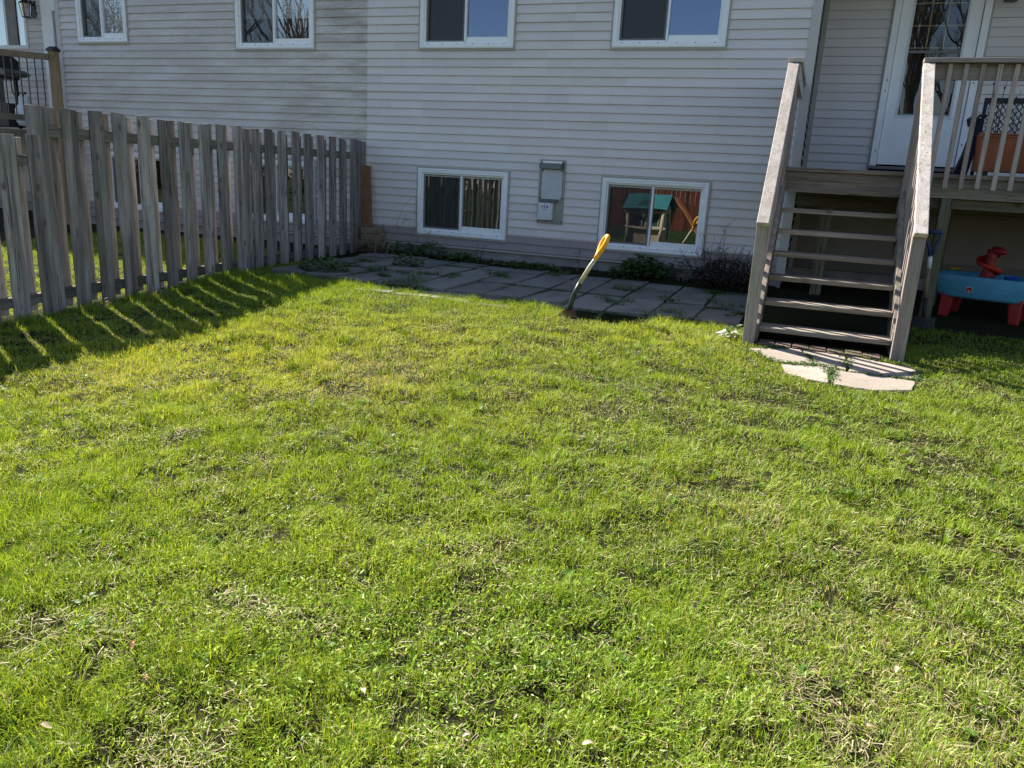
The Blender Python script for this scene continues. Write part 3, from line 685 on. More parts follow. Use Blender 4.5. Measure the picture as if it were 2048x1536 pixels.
m = MB(); m.box(1.86, 2.4, -1.2, -.95, DZ+.004, DZ+.13); m.build('body', plastic('dark_red_plastic', (.12,.02,.018), .5), t, .015)
m = MB(); m.box(1.85, 2.41, -1.21, -.94, DZ+.131, DZ+.15); m.build('lid', plastic('dark_red_lid', (.15,.03,.02), .5), t, .006)

# ================================================================== shovels
t = thing('shovel', (-1.95, -2.93, -.1), 'shovel with yellow D-grip stuck upright in the dug edge of the patio', 'shovel')
g0 = Vector((-1.71, -2.90, .49)); g1 = Vector((-1.645, -2.86, .655)); ax = (g1-g0).normalized()
side = Vector((.55, -.80, -.1)); side = (side - ax*side.dot(ax)).normalized()
m = MB(); loop = []
for k in range(25):
    q = k/24*2*math.pi
    w = .040*math.sin(q); l = .082 - .082*math.cos(q)
    w *= (.55+.45*min(1, l/.09))
    loop.append(g0 + ax*(l-.0) + side*w)
m.tube(loop, .0215, 10); m.tube([g0-ax*.06, g0+ax*.012], [.0195, .024], 10)
m.build('grip', plastic('yellow_plastic', (.80,.40,.015), .4), t, 0, True)
m = MB(); m.tube([g0-ax*.05, (-1.775, -2.91, .37), (-1.855, -2.915, .215)], [.0185, .019, .020], 12); m.build('shaft', wood('ash_shaft', (.62,.56,.43), (.72,.66,.52), 'z', .5, False, None, .1), t, 0, True)
m = MB(); m.tube([(-1.853, -2.915, .219), (-1.895, -2.92, .12), (-1.915, -2.93, .04), (-1.922, -2.94, -.02)], [.0212, .022, .0225, .022], 12); m.build('socket', plain('dark_green_metal', (.03,.04,.03), .45, .4), t, 0, True)
m = MB()
vs = []; fs = []
for k in range(5):
    u = k/4; zc = -.0-.22*u; w = .10*(1-.55*u*u) if u > .02 else .08
    for j in range(5):
        s_ = j/4*2-1; vs.append((-1.928+s_*w*.62, -2.945-.03*u-.025*(1-s_*s_)+s_*w*.5, zc-.03))
for k in range(4):
    for j in range(4): fs.append((k*5+j, k*5+j+1, (k+1)*5+j+1, (k+1)*5+j))
m.add(vs, fs); m.build('blade', plain('rusty_blade', (.13,.075,.04), .7, .3, .3, 20), t, 0, True)

t = thing('shovel', (1.05, -1.78, -.1), 'shovel with navy blue D-grip leaning on the deck post', 'shovel')
bl = plastic('navy_plastic', (.022,.04,.115), .4)
m = MB(); m.tube([(.965, -1.715, .815), (1.075, -1.715, .825)], .0165, 10); m.tube([(.967, -1.715, .815), (.962, -1.717, .755), (1.0, -1.72, .69), (1.022, -1.722, .61)], [.011, .011, .013, .018], 8); m.tube([(1.073, -1.715, .824), (1.075, -1.717, .765), (1.045, -1.72, .69), (1.024, -1.722, .61)], [.011, .011, .013, .018], 8)
m.build('grip', bl, t, 0, True)
m = MB(); m.tube([(1.023, -1.722, .62), (1.033, -1.735, .36), (1.045, -1.75, .22)], .0175, 12); m.build('shaft', wood('grey_shaft', (.20,.16,.11), (.27,.22,.16), 'z', .7, False, None, .1), t, 0, True)
m = MB(); m.tube([(1.0235, -1.7225, .605), (1.029, -1.729, .50)], .0188, 12); m.build('label_sleeve', M['vinyl_dirty'], t, 0, True)
m = MB(); m.tube([(1.043, -1.748, .24), (1.055, -1.765, .05)], .02, 10)
vs = []; fs = []
for k in range(4):
    u = k/3
    for j in range(5):
        s_ = j/4*2-1; vs.append((1.058+s_*.095, -1.765-.05*u-.02*(1-s_*s_), .07-.27*u))
for k in range(3):
    for j in range(4): fs.append((k*5+j, k*5+j+1, (k+1)*5+j+1, (k+1)*5+j))
m.add(vs, fs); m.build('blade', plain('dark_blade', (.02,.02,.026), .6, .3, .2), t, 0, True)

# ================================================================== water table
wtz = gzf(1.7, -.8); wr = math.radians(-20); wc = Vector((1.70, -.76, wtz))
t = thing('water_table', wc, 'blue plastic toddler water play table with red legs and red spiral tower', 'water table')
def wp(x, y, z):
    c, s = math.cos(wr), math.sin(wr); return (wc.x+x*c-y*s, wc.y+x*s+y*c, wtz+z)
def ring(a, b, z, n=40, e=2.6, bulge=0):
    out = []
    for k in range(n):
        q = 2*math.pi*k/n; c, s = math.cos(q), math.sin(q)
        out.append(wp(a*math.copysign(abs(c)**(2/e), c), b*math.copysign(abs(s)**(2/e), s), z))
    return out
A, B = .46, .34
prof = [(.84, .205), (.90, .20), (.93, .225), (.985, .33), (1.0, .395), (.985, .415), (.955, .418), (.93, .40), (.91, .33), (.86, .30), (.0, .30)]
m = MB(); vs = []; n = 40
for f, z in prof: vs += ring(A*f, B*f, z, n)
fs = [(i*n+k, i*n+(k+1)%n, (i+1)*n+(k+1)%n, (i+1)*n+k) for i in range(len(prof)-1) for k in range(n)] + [tuple(range(n))]
m.add(vs, fs); m.build('tub', plastic('sky_blue_plastic', (.08,.31,.49), .45), t, 0, True)
# raised wave lines on the tub's front
m = MB()
for j, (z0_, am) in enumerate(((.335, .018), (.30, .02), (.265, .015))):
    pts = []
    for k in range(24):
        q = math.radians(200+k*5.2); c, s = math.cos(q), math.sin(q); f = .93+(.985-.93)*((z0_+am*math.sin(k*.6+j)-.225)/.105)+.004
        pts.append(wp(A*f*math.copysign(abs(c)**(2/2.6), c), B*f*math.copysign(abs(s)**(2/2.6), s), z0_+am*math.sin(k*.6+j)))
    m.tube(pts, .0022, 4)
m.build('wave_relief', plastic('light_blue_plastic', (.10,.36,.58), .35), t, 0, True)
red = plastic('red_plastic', (.28,.012,.014), .4)
for (x, y) in ((-.285, -.19), (.285, -.19), (-.285, .19), (.285, .19)):
    m = MB(); sx, sy = math.copysign(1, x), math.copysign(1, y)
    a = [wp(x+dx*.062, y+dy*.05, .25) for dx, dy in ((-1,-1),(1,-1),(1,1),(-1,1))]; b = [wp(x+sx*.02+dx*.045, y+sy*.02+dy*.036, -.005) for dx, dy in ((-1,-1),(1,-1),(1,1),(-1,1))]
    m.add(a+b, [(0,1,2,3),(7,6,5,4),(0,4,5,1),(1,5,6,2),(2,6,7,3),(3,7,4,0)]); m.build('leg', red, t, .015)
m = MB(); m.tube([wp(-.03, .03, .30), wp(-.03, .03, .38), wp(-.03, .03, .46), wp(-.025, .03, .60), wp(-.02, .03, .665)], [.12, .075, .052, .048, .05], 16)
m.tube([wp(-.02, .03, .655), wp(.05, .0, .66), wp(.10, -.02, .645)], [.045, .04, .015], 12); m.build('tower', red, t, 0, True)
m = MB(); vs = []; fs = []; N = 40
for k in range(N):
    u = k/(N-1); q = math.radians(60+u*400); r0, r1 = .045, .125; z = .60-.20*u
    for r, dz in ((r0, 0), ((r0+r1)/2, -.012), (r1-.01, -.008), (r1, .035), (r1-.004, .035), (r1-.014, .0), ((r0+r1)/2, -.004), (r0, .008)): vs.append(wp(-.028+r*math.cos(q), .03+r*math.sin(q), z+dz))
for k in range(N-1):
    for j in range(8): fs.append((k*8+j, k*8+(j+1)%8, (k+1)*8+(j+1)%8, (k+1)*8+j))
m.add(vs, fs); m.build('spiral_chute', plastic('bright_red_plastic', (.45,.03,.02), .4), t, 0, True)
# maker's badge on the front wall of the tub: red house shape on white
q = math.radians(262); c, s = math.cos(q), math.sin(q)
bp = Vector(wp(A*.972*math.copysign(abs(c)**(2/2.6), c), B*.972*math.copysign(abs(s)**(2/2.6), s), .292)); nrm = Vector((math.sin(wr), -math.cos(wr), -.28)).normalized(); rt = Vector((math.cos(wr), math.sin(wr), 0)); upv = rt.cross(nrm); upv = upv if upv.z > 0 else -upv
def bpt(a, b, d): return bp + rt*a + upv*b + nrm*d
m = MB(); h = .027
m.add([bpt(sx*h, sy*h, d) for d in (-.02, .004) for sx, sy in ((-1,-1),(1,-1),(1,1),(-1,1))], [(0,1,2,3),(4,5,6,7),(0,1,5,4),(1,2,6,5),(2,3,7,6),(3,0,4,7)]); bd = m.build('badge', plastic('badge_white', (.6,.55,.55)), t)
m = MB(); h = .022
m.add([bpt(a, b, d) for d in (.002, .0055) for a, b in ((-h,-h),(-h*.4,-h),(-h*.35,-.2*h),(h*.35,-.2*h),(h*.4,-h),(h,-h),(h,h),(h*.2,h),(-h,h*.45))], [tuple(range(9)), tuple(range(17,8,-1))] + [(i, (i+1)%9, (i+1)%9+9, i+9) for i in range(9)]); m.build('badge_mark', red, t)
t2 = thing('scoop', wp(-.34, .2, .42), 'yellow scoop lying on the left rim of the water table', 'scoop', 'yellow water table scoops')
yel = plastic('dull_yellow_plastic', (.42,.33,.02), .4)
def scoop(root, a, b, z):
    m = MB(); vs = []; fs = []; n = 12
    for (f, zz) in ((.5, z), (1, z+.028), (.92, z+.028), (.45, z+.006)):
        for k in range(n): qq = 2*math.pi*k/n; vs.append(wp(a+.055*f*math.cos(qq), b+.038*f*math.sin(qq), zz))
    for i in range(3):
        for k in range(n): fs.append((i*n+k, i*n+(k+1)%n, (i+1)*n+(k+1)%n, (i+1)*n+k))
    fs += [tuple(range(n)), tuple(range(3*n, 4*n))]
    m.add(vs, fs); m.build('bowl', yel, root, 0, True)
    m = MB(); m.bar(wp(a+.05, b, z+.026), wp(a+.12, b+.02, z+.02), .022, .008); m.build('handle', yel, root, .003)
scoop(t2, -.36, .21, .418)
t2 = thing('scoop', wp(.38, -.18, .42), 'yellow scoop on the right rim of the water table near the cup', 'scoop', 'yellow water table scoops'); scoop(t2, .375, -.13, .418)
t2 = thing('toy_cup', wp(.2, -.05, .31), 'blue toy cup in the water table right of the tower', 'cup')
m = MB(); c0 = wp(.19, -.02, .302); m.tube([c0, (c0[0], c0[1], c0[2]+.13)], [.048, .068], 16, cap=False); m.tube([c0, (c0[0], c0[1], c0[2]+.004)], .047, 16); m.build('cup', plastic('cobalt_plastic', (.02,.09,.42), .35), t2, 0, True)

# ================================================================== PATIO, SLABS, BRICKS
mb = MB(); rnd = random.Random(21)
xg = [-1.29+.41*k for k in range(3)] + [-1.29]; xg = [-.47-.41*k for k in range(13)]
yg = [-.42, -.86, -1.71, -2.57, -2.97]
for i in range(len(xg)-1):
    for j in range(len(yg)-1):
        x1, x0 = xg[i], xg[i+1]; y1, y0 = yg[j], yg[j+1]
        cx, cyy = (x0+x1)/2, (y0+y1)/2
        if -1.96 < cx < -1.25 and cyy < -2.6: continue                     # the lifted slabs where the shovel stands
        if cx < -4.75 and cyy < -2.2: continue
        if cx < -4.3 and cyy < -2.7: continue
        g = rnd.uniform(.006, .016); dx = rnd.uniform(-.008, .008) + (.03*(cx+4) if cx < -4 else 0)*(.3+.4*(-cyy)); dy = rnd.uniform(-.01, .01)
        r = rnd.uniform(-.012, .012) if cx > -4 else rnd.uniform(-.05, .05)
        zt = float(np.interp(-cyy, GX, GZ)) + .012 - .012*(cx+3.7) + rnd.uniform(-.009, .009); tx, ty = rnd.uniform(-.028, .028), rnd.uniform(-.02, .02)
        vs = []
        for z in (-.07, 0):
            for (x, y) in ((x0+g, y0+g), (x1-g, y0+g), (x1-g, y1-g), (x0+g, y1-g)):
                xx, yy = x-cx, y-cyy; vs.append((cx+dx+xx*math.cos(r)-yy*math.sin(r), cyy+dy+xx*math.sin(r)+yy*math.cos(r), zt+z+xx*tx+yy*ty))
        mb.add(vs, [(0,3,2,1),(4,5,6,7),(0,1,5,4),(1,2,6,5),(2,3,7,6),(3,0,4,7)], rnd.random())
tag(mb.build('patio', M['slab'], None, .006), None, None, None, 'structure')

FLAGS = []
def flag(poly, label):
    FLAGS.append(poly)
    cx = sum(p[0] for p in poly)/len(poly); cyy = sum(p[1] for p in poly)/len(poly)
    pts = []
    for _ in range(2):                                                     # worn corners
        poly = [q for i in range(len(poly)) for q in ((poly[i][0]*.97+poly[(i+1)%len(poly)][0]*.03, poly[i][1]*.97+poly[(i+1)%len(poly)][1]*.03), (poly[i][0]*.03+poly[(i+1)%len(poly)][0]*.97, poly[i][1]*.03+poly[(i+1)%len(poly)][1]*.97))]
    n = len(poly)
    for i in range(n):                                                     # slightly irregular broken edges
        a, b = poly[i], poly[(i+1) % n]
        nk = max(1, int(math.hypot(b[0]-a[0], b[1]-a[1])/.04))
        for k in range(nk):
            u = k/nk; j = rnd.uniform(-.007, .007) if k else 0
            pts.append((a[0]+(b[0]-a[0])*u+j, a[1]+(b[1]-a[1])*u+j))
    zt = np.interp(-cyy, GX, GZ); s = (np.interp(-cyy+.2, GX, GZ)-np.interp(-cyy-.2, GX, GZ))/.4
    m = MB(); N = len(pts); top = [(x, y, zt+.016-(y-cyy)*s) for x, y in pts]; bot = [(x, y, z-.07) for x, y, z in top]
    m.add(top+bot, [tuple(range(N)), tuple(range(2*N-1, N-1, -1))] + [(i, i+N, (i+1)%N+N, (i+1)%N) for i in range(N)])
    o = m.build('paving_slab', M['slab_cream'], None, .006, False, (cx, cyy, 0)); tag(o, label, 'paving slab', 'cream slabs at the foot of the stairs')
flag([(-.33,-3.43), (.035,-3.25), (.16,-3.64), (-.10,-3.72)], 'cream paving slab in the left corner of the row under the bottom tread')
flag([(.055,-3.25), (.37,-3.30), (.37,-3.70), (.18,-3.655)], 'middle cream slab of the row nearest the stairs, crossed by railing shadows')
flag([(.39,-3.30), (.80,-3.42), (.87,-3.55), (.83,-3.72), (.39,-3.71)], 'cream slab nearest the right stair post, half shaded')
flag([(-.07,-3.76), (.255,-3.69), (.25,-4.08), (.12,-4.06), (-.03,-3.96)], 'small cream slab in the front row on the left, edged by grass')
flag([(.275,-3.74), (.81,-3.77), (.77,-4.0), (.52,-4.12), (.29,-4.09)], 'large sunlit cream slab in the front row on the right')
bl_ = ['dull red brick at the left end of the row under the bottom tread', 'dull red brick, second from the left under the bottom tread', 'dull red brick, third from the left under the bottom tread', 'dull red brick in the middle of the row under the bottom tread', 'dull red brick, third from the right under the bottom tread', 'dull red brick, second from the right under the bottom tread', 'dull red brick at the right end beside the stair post']
for k in range(7):
    x = -.21+.128*k; y = -3.19-.006*k+rnd.uniform(-.008, .008); z = float(np.interp(-y, GX, GZ))
    m = MB(); m.box(x-.060, x+.060, y-.095, y+.1, z-.03, z+.022+rnd.uniform(-.004, .008)); o = m.build('brick', M['brick'], None, .008, False, (x, y, z)); tag(o, bl_[k], 'brick', 'bricks bedded under the bottom tread')
# loose stones under the stairs
for (x, y, s, lb) in ((.42, -2.72, .075, 'tilted pale stone under the second tread, near the right stringer'), (.02, -2.62, .06, 'small rounded stone under the stairs near the left stringer'), (.20, -2.80, .09, 'flat grey paver lying under the stairs')):
    m = MB(); z = gzf(x, y); m.box(x-s, x+s, y-s*.8, y+s*.8, z, z+s*.7)
    o = m.build('stone', M['stone'] if s != .09 else M['slab'], None, s*.3, True, (x, y, z)); o.rotation_euler = (rnd.uniform(-.3, .3), rnd.uniform(-.3, .3), rnd.uniform(0, 3)); tag(o, lb, 'stone', 'stones under the stairs')
    for vtx in o.data.vertices: pass
# stones stacked by the fence end and the rust-brown board standing on them
sl_ = ['bottom tan stone block of the stack at the fence end', 'second tan stone block of the stack at the fence end', 'third tan stone block of the stack at the fence end', 'topmost tan stone block under the rust brown board']
for k in range(4):
    z = -.01+.085*k; w = .155-.012*k; cx = -5.585+rnd.uniform(-.015, .015); cyy = -.17
    m = MB(); m.box(cx-w, cx+w, cyy-.12, cyy+.12, z, z+.082); o = m.build('stone_block', M['stone'], None, .012, False, (cx, cyy, z)); o.rotation_euler = (0, 0, rnd.uniform(-.12, .12)); tag(o, sl_[k], 'stone block', 'stone blocks stacked at the fence end')
m = MB(); m.add([(-5.735,-.185,.335),(-5.60,-.185,.335),(-5.60,-.145,.335),(-5.735,-.145,.335),(-5.775,-.175,1.142),(-5.632,-.175,1.134),(-5.632,-.135,1.134),(-5.775,-.135,1.142)], [(0,3,2,1),(4,5,6,7),(0,1,5,4),(1,2,6,5),(2,3,7,6),(3,0,4,7)])
o = m.build('board', plain('rust_brown_board', (.22,.115,.07), .7, .25, .2, 5), None, .004, False, (-5.68, -.16, .335)); tag(o, 'rust brown board standing upright at the end of the fence', 'board')

# ================================================================== GROUND
def grid_ground():
    xs = np.unique(np.concatenate([np.linspace(-70, -8, 12), np.arange(-8, 5.01, .06), np.linspace(5, 60, 12)]))
    ys = np.unique(np.concatenate([np.linspace(-70, -13, 10), np.arange(-13, .21, .06), np.linspace(.2, 60, 10)]))
    Xg, Yg = np.meshgrid(xs, ys); Zg = gz(Xg, Yg)
    pit = np.clip(1-((Xg+1.6)/.36)**4-((Yg+2.83)/.27)**4, 0, 1); Zg = Zg - pit*.055
    Zg = Zg + np.where((Yg > -.42) & (Xg > -5.7) & (Xg < -.3), .035+.03*(fbm(Xg*5, Yg*5, 2)), 0)
    nx, ny = len(xs), len(ys); idx = np.arange(nx*ny).reshape(ny, nx)
    q = np.stack([idx[:-1,:-1], idx[:-1,1:], idx[1:,1:], idx[1:,:-1]], -1).reshape(-1, 4)
    me = bpy.data.meshes.new('ground'); me.from_pydata(np.stack([Xg, Yg, Zg], -1).reshape(-1, 3).tolist(), [], q.tolist()); me.update()
    me.polygons.foreach_set('use_smooth', [True]*len(me.polygons)); me.materials.append(M['soil'])
    o = bpy.data.objects.new('ground', me); COL.objects.link(o); o['kind'] = 'structure'
grid_ground()

# ================================================================== GRASS (one mesh of blades)
def fast_mesh(name, V, F_flat, F_sizes, colors, mat):
    me = bpy.data.meshes.new(name); nv, nl, nf = len(V), len(F_flat), len(F_sizes)
    me.vertices.add(nv); me.vertices.foreach_set('co', V.astype(np.float32).ravel())
    me.loops.add(nl); me.loops.foreach_set('vertex_index', F_flat.astype(np.int32))
    me.polygons.add(nf); st_ = np.concatenate([[0], np.cumsum(F_sizes)[:-1]]); me.polygons.foreach_set('loop_start', st_.astype(np.int32))
    me.update(calc_edges=True)
    a = me.attributes.new('col', 'FLOAT_COLOR', 'POINT'); c4 = np.concatenate([colors, np.ones((nv, 1))], 1).astype(np.float32); a.data.foreach_set('color', c4.ravel())
    me.materials.append(mat); return me
def in_view(x, y, marg):
    R = np.array(cam_matrix())[:3, :3]; d = np.stack([x-CAM.x, y-CAM.y, gz(x, y)-CAM.z], -1); c = d@R
    w = np.maximum(-c[:, 2], .05); u = c[:, 0]/w*F_PX/1024; v = c[:, 1]/w*F_PX/768
    return (c[:, 2] < 0) & (np.abs(u) < 1+marg) & (v > -1-marg) & (v < 1.2)
def scatter(n, x0, x1, y0, y1): return RNG.uniform(x0, x1, n), RNG.uniform(y0, y1, n)
def lawn_mask(x, y):
    """1 where turf grows"""
    e = (fbm(x*5, y*5, 41, 2)-.5)*.16
    front = -2.77 + np.where(x < -4.3, (-4.3-x)*.75, 0) + np.where(x > -.42, .9, 0)
    front = np.where((x > -2.0) & (x < -1.22), -3.12, front); front = np.where(x > .78, -1.9, front)
    ok = (y < front + e)
    ok &= ~((x > -.40) & (x < .78) & (y > -3.25) & (y < -1.5))
    for poly in FLAGS:
        c = np.mean(poly, 0); ins = np.ones(len(x), bool)
        for i in range(len(poly)):
            a, b = poly[i], poly[(i+1) % len(poly)]; nx_, ny_ = -(b[1]-a[1]), b[0]-a[0]; L_ = math.hypot(nx_, ny_)
            d = ((x-a[0])*nx_+(y-a[1])*ny_)/L_; dc = ((c[0]-a[0])*nx_+(c[1]-a[1])*ny_)
            ins &= (d*np.sign(dc) > -.006)
        ok &= ~ins
    ok &= ~((np.abs(x+5.8) < .05))
    return ok
def make_grass():
    P = []
    def zone(n, x0, x1, y0, y1, cond=None, w=1.0):
        x, y = scatter(n, x0, x1, y0, y1); k = lawn_mask(x, y)
        if cond is not None: k &= cond(x, y)
        P.append(np.stack([x[k], y[k], np.full(k.sum(), w)], 1))
    vis = lambda x, y: in_view(x, y, .06)
    nov = lambda x, y: ~in_view(x, y, .06)
    zone(820000, -5.8, 3.6, -9.3, -1.4, vis)
    zone(620000, -4.2, 2.6, -9.0, -4.6, lambda x, y: in_view(x, y, .06) & (RNG.random(len(x)) < np.clip((-4.6-y)/3.2, 0, 1)**1.5))
    zone(620000, -5.8, 6.0, -10.6, -1.4, nov)
    zone(150000, -9.5, -5.86, -8.5, -.6)
    P_ = np.concatenate(P); x, y = P_[:, 0], P_[:, 1]
    lush = fbm(x*.9+3, y*.9, 5); tuft = fbm(x*4.5, y*4.5, 15, 3); fine = vnoise(x*16, y*16, 4)
    straw = fbm(x*.7+9, y*1.1, 23)
    # patches the photograph shows: yellow left of centre, pale straw beside it and at lower right, darker clover lower left and centre
    def blob(cx, cy_, rx, ry): return np.exp(-(((x-cx)/rx)**2+((y-cy_)/ry)**2))
    yellow = .75*blob(-3.6,-5.4,1.4,1.0)+.45*blob(-2.6,-4.2,1.5,.6)+.25*blob(-1.5,-3.4,1.5,.5)
    pale = .75*blob(-2.55,-5.2,.35,.45)+.55*blob(.55,-7.7,.5,.5)+.3*blob(-.2,-6.2,.5,.4)+.35*blob(-3.9,-6.1,.5,.4)+.3*blob(.3,-7.0,.4,.3)
    clover = np.clip(.9*blob(-1.2,-7.9,.8,.7)+.5*blob(-.3,-7.6,.6,.5)+.5*blob(-2.0,-7.2,.7,.5), 0, 1)
    # thin the turf in bare spots
    bare = fbm(x*3.2, y*3.2, 77, 3)
    keep = (RNG.random(len(x)) < np.clip(1.3-.9*np.clip(bare-.56, 0, 1)*4-.2*pale, .6, 1)*np.clip(1.5-5.0*(.35*fbm(x*11, y*11, 61, 2)+.65*fbm(x*27, y*27, 67, 2)-.44)+.9*np.clip((y+5.2)/1.5, 0, 1), .10, 1))
    under = (x > .75) & (y > -2.6)
    keep &= ~(under & (RNG.random(len(x)) > .35))
    stw = np.clip(bare-.57, 0, 1)*1.1
    stw = stw[keep]
    def sel(k): return [a[k] for a in (x, y, lush, tuft, fine, straw, yellow, pale, clover)]
    x, y, lush, tuft, fine, straw, yellow, pale, clover = sel(keep)
    n = len(x); r = RNG.random(n)
    z = gz(x, y)
    kind = np.where(r < .88-.16*clover-.12*pale-stw, 0, np.where(r < .93-stw-.10*np.clip(pale, 0, 1), 1, 2))   # 0 blade, 1 small leaf, 2 dead straw
    # ---------- blades
    k = kind == 0; m = k.sum()
    edge = np.clip((y+3.5)/.5, 0, 1)*(x < -.3) + .9*np.exp(-((x+4.3+.0*y)/.35)**2)*(y > -6.0) + .8*np.exp(-((x+5.62)/.12)**2)
    L = (.016+.085*np.clip(tuft[k]-.2, 0, 1)**1.6+.022*RNG.random(m)**1.5) * (1+.5*edge[k])*(1+.18*lush[k])
    W = RNG.uniform(.0017, .0036, m); ang = RNG.uniform(0, 2*np.pi, m); tilt = np.clip(RNG.normal(.78, .42, m), .03, 1.45)
    # clumps share a lean, so the light breaks into tufts
    la = vnoise(x[k]*7, y[k]*7, 51)*4*np.pi; ld_ = np.stack([np.cos(la), np.sin(la)], 1)*.5
    d = np.stack([np.cos(ang), np.sin(ang)], 1)*np.sin(tilt)[:, None] + ld_*RNG.random(m)[:, None]; up = np.cos(tilt)
    side = np.stack([-np.sin(ang), np.cos(ang)], 1)
    tw = RNG.uniform(-1, 1, m)
    base = np.stack([x[k], y[k], z[k]-.004], 1)
    def off(f, ff): return np.concatenate([d*(L*f)[:, None], (up*L*ff)[:, None]], 1)
    mid = base + off(.42, .62); tip = base + off(1.0, .92)
    s3 = np.concatenate([side*np.cos(tw*.9)[:, None], np.sin(tw*.9)[:, None]], 1)
    V0 = np.stack([base-s3*(W/2)[:, None], base+s3*(W/2)[:, None], mid+s3*(W*.42)[:, None], mid-s3*(W*.42)[:, None], tip], 1)
    h = .5*lush[k]+.3*RNG.random(m)+.2*fine[k]
    c_dark = np.array([.07,.165,.008]); c_mid = np.array([.285,.42,.032]); c_yel = np.array([.50,.53,.075]); c_str = np.array([.56,.49,.29])
    C = c_dark + (c_mid-c_dark)*np.clip(h*1.35, 0, 1.2)[:, None]
    yy = np.clip(yellow[k]*.75+.55*np.clip(straw[k]-.5, 0, 1)+.22*RNG.random(m)**2, 0, 1)[:, None]; C = C*(1-yy)+c_yel*yy
    pp = (np.clip(pale[k]*.6+.03, 0, 1) > RNG.random(m))[:, None]; C = np.where(pp, c_str*RNG.uniform(.6, 1.1, (m, 1)), C)
    C *= RNG.uniform(.75, 1.25, (m, 1))
    C0 = np.repeat(C[:, None, :], 5, 1)
    b0 = np.arange(m)[:, None]*5
    q = np.concatenate([b0+np.array([[0,1,2,3]]), b0+np.array([[3,2,4]])], 1)     # quad + tri
    F0 = q.ravel(); S0 = np.tile([4, 3], m)
    # ---------- taller tufts: clumps of longer blades leaning outwards from one root
    nt = 1500; tx_, ty_ = scatter(nt, -5.8, 3.6, -9.2, -2.9); kk = lawn_mask(tx_, ty_) & in_view(tx_, ty_, .05) & (fbm(tx_*1.1, ty_*1.1, 19) > .42); tx_, ty_ = tx_[kk], ty_[kk]; nt = len(tx_)
    per = 46; a = RNG.uniform(0, 2*np.pi, (nt, per)); rad_ = RNG.uniform(.012, .04, (nt, 1)); hgt = RNG.uniform(.028, .075, (nt, 1))*(1+.5*RNG.random((nt, 1))**3); q0 = np.sqrt(RNG.random((nt, per)))
    bx = (tx_[:, None]+rad_*q0*np.cos(a)).ravel(); by = (ty_[:, None]+rad_*q0*np.sin(a)).ravel(); bz = gz(bx, by)-.004; a = a.ravel()+RNG.normal(0, .5, nt*per)
    Lt = (hgt*RNG.uniform(.55, 1.1, (nt, per))).ravel(); tl = np.clip((q0*.75).ravel()+RNG.normal(.12, .22, nt*per), .02, 1.3); Wt = RNG.uniform(.0018, .0038, nt*per); mt = nt*per
    dd = np.stack([np.cos(a), np.sin(a)], 1)*np.sin(tl)[:, None]; uu = np.cos(tl); sd = np.stack([-np.sin(a), np.cos(a), RNG.uniform(-.5, .5, mt)], 1); Bt = np.stack([bx, by, bz], 1)
    mdt = Bt+np.concatenate([dd*(Lt*.42)[:, None], (uu*Lt*.62)[:, None]], 1); tpt = Bt+np.concatenate([dd*(Lt*1.15)[:, None], (uu*Lt*.9)[:, None]], 1)
    VT = np.stack([Bt-sd*(Wt/2)[:, None], Bt+sd*(Wt/2)[:, None], mdt+sd*(Wt*.45)[:, None], mdt-sd*(Wt*.45)[:, None], tpt], 1)
    cl = np.repeat(RNG.uniform(.55, 1.05, nt), per)[:, None]; CT = (c_dark*.8+(c_mid-c_dark*.8)*RNG.uniform(.1, .9, (mt, 1)))*cl; CT = np.repeat(CT[:, None, :], 5, 1)
    V0 = np.concatenate([V0, VT]); C0 = np.concatenate([C0, CT]); m += mt
    b0 = np.arange(m)[:, None]*5; F0 = np.concatenate([b0+np.array([[0,1,2,3]]), b0+np.array([[3,2,4]])], 1).ravel(); S0 = np.tile([4, 3], m)
    # ---------- broad-leaved rosettes flat in the turf
    nr = 260; rx_, ry_ = scatter(nr, -4.5, 3.0, -9.0, -3.4); kk = lawn_mask(rx_, ry_) & in_view(rx_, ry_, .02); rx_, ry_ = rx_[kk], ry_[kk]; nr = len(rx_)
    per = 9; a = (np.arange(per)[None, :]*2*np.pi/per + RNG.uniform(0, 6, (nr, 1)) + RNG.normal(0, .3, (nr, per))).ravel(); Lr = (RNG.uniform(.018, .045, (nr, 1))*RNG.uniform(.6, 1.1, (nr, per))).ravel(); mr = nr*per
    cx_ = np.repeat(rx_, per); cy2 = np.repeat(ry_, per); cz = gz(cx_, cy2)+.010; d2 = np.stack([np.cos(a), np.sin(a)], 1); s2 = np.stack([-np.sin(a), np.cos(a)], 1); up_ = RNG.uniform(.05, .5, mr); Cn = np.stack([cx_, cy2, cz], 1)
    def rp(f, w, zf): return Cn + np.concatenate([d2*(Lr*f)[:, None]+s2*(Lr*w)[:, None], (Lr*zf*up_)[:, None]], 1)
    VR = np.stack([rp(.1, -.05, 0), rp(.1, .05, 0), rp(.6, .17, .9), rp(.6, -.17, .9), rp(1.0, 0, .7)], 1)
    CR = np.repeat(np.array([.085,.17,.025])*np.repeat(RNG.uniform(.7, 1.6, nr), per)[:, None]*RNG.uniform(.8, 1.2, (mr, 1)), 5, 0).reshape(mr, 5, 3)
    V0 = np.concatenate([V0, VR]); C0 = np.concatenate([C0, CR]); m += mr
    b0 = np.arange(m)[:, None]*5; F0 = np.concatenate([b0+np.array([[0,1,2,3]]), b0+np.array([[3,2,4]])], 1).ravel(); S0 = np.tile([4, 3], m)
    # ---------- small round leaves (clover and creeping weeds), held nearly level
    k = kind == 1; m1 = k.sum(); R = RNG.uniform(.0019, .0042, m1)*(1+.35*clover[k]); ang = RNG.uniform(0, 2*np.pi, m1)
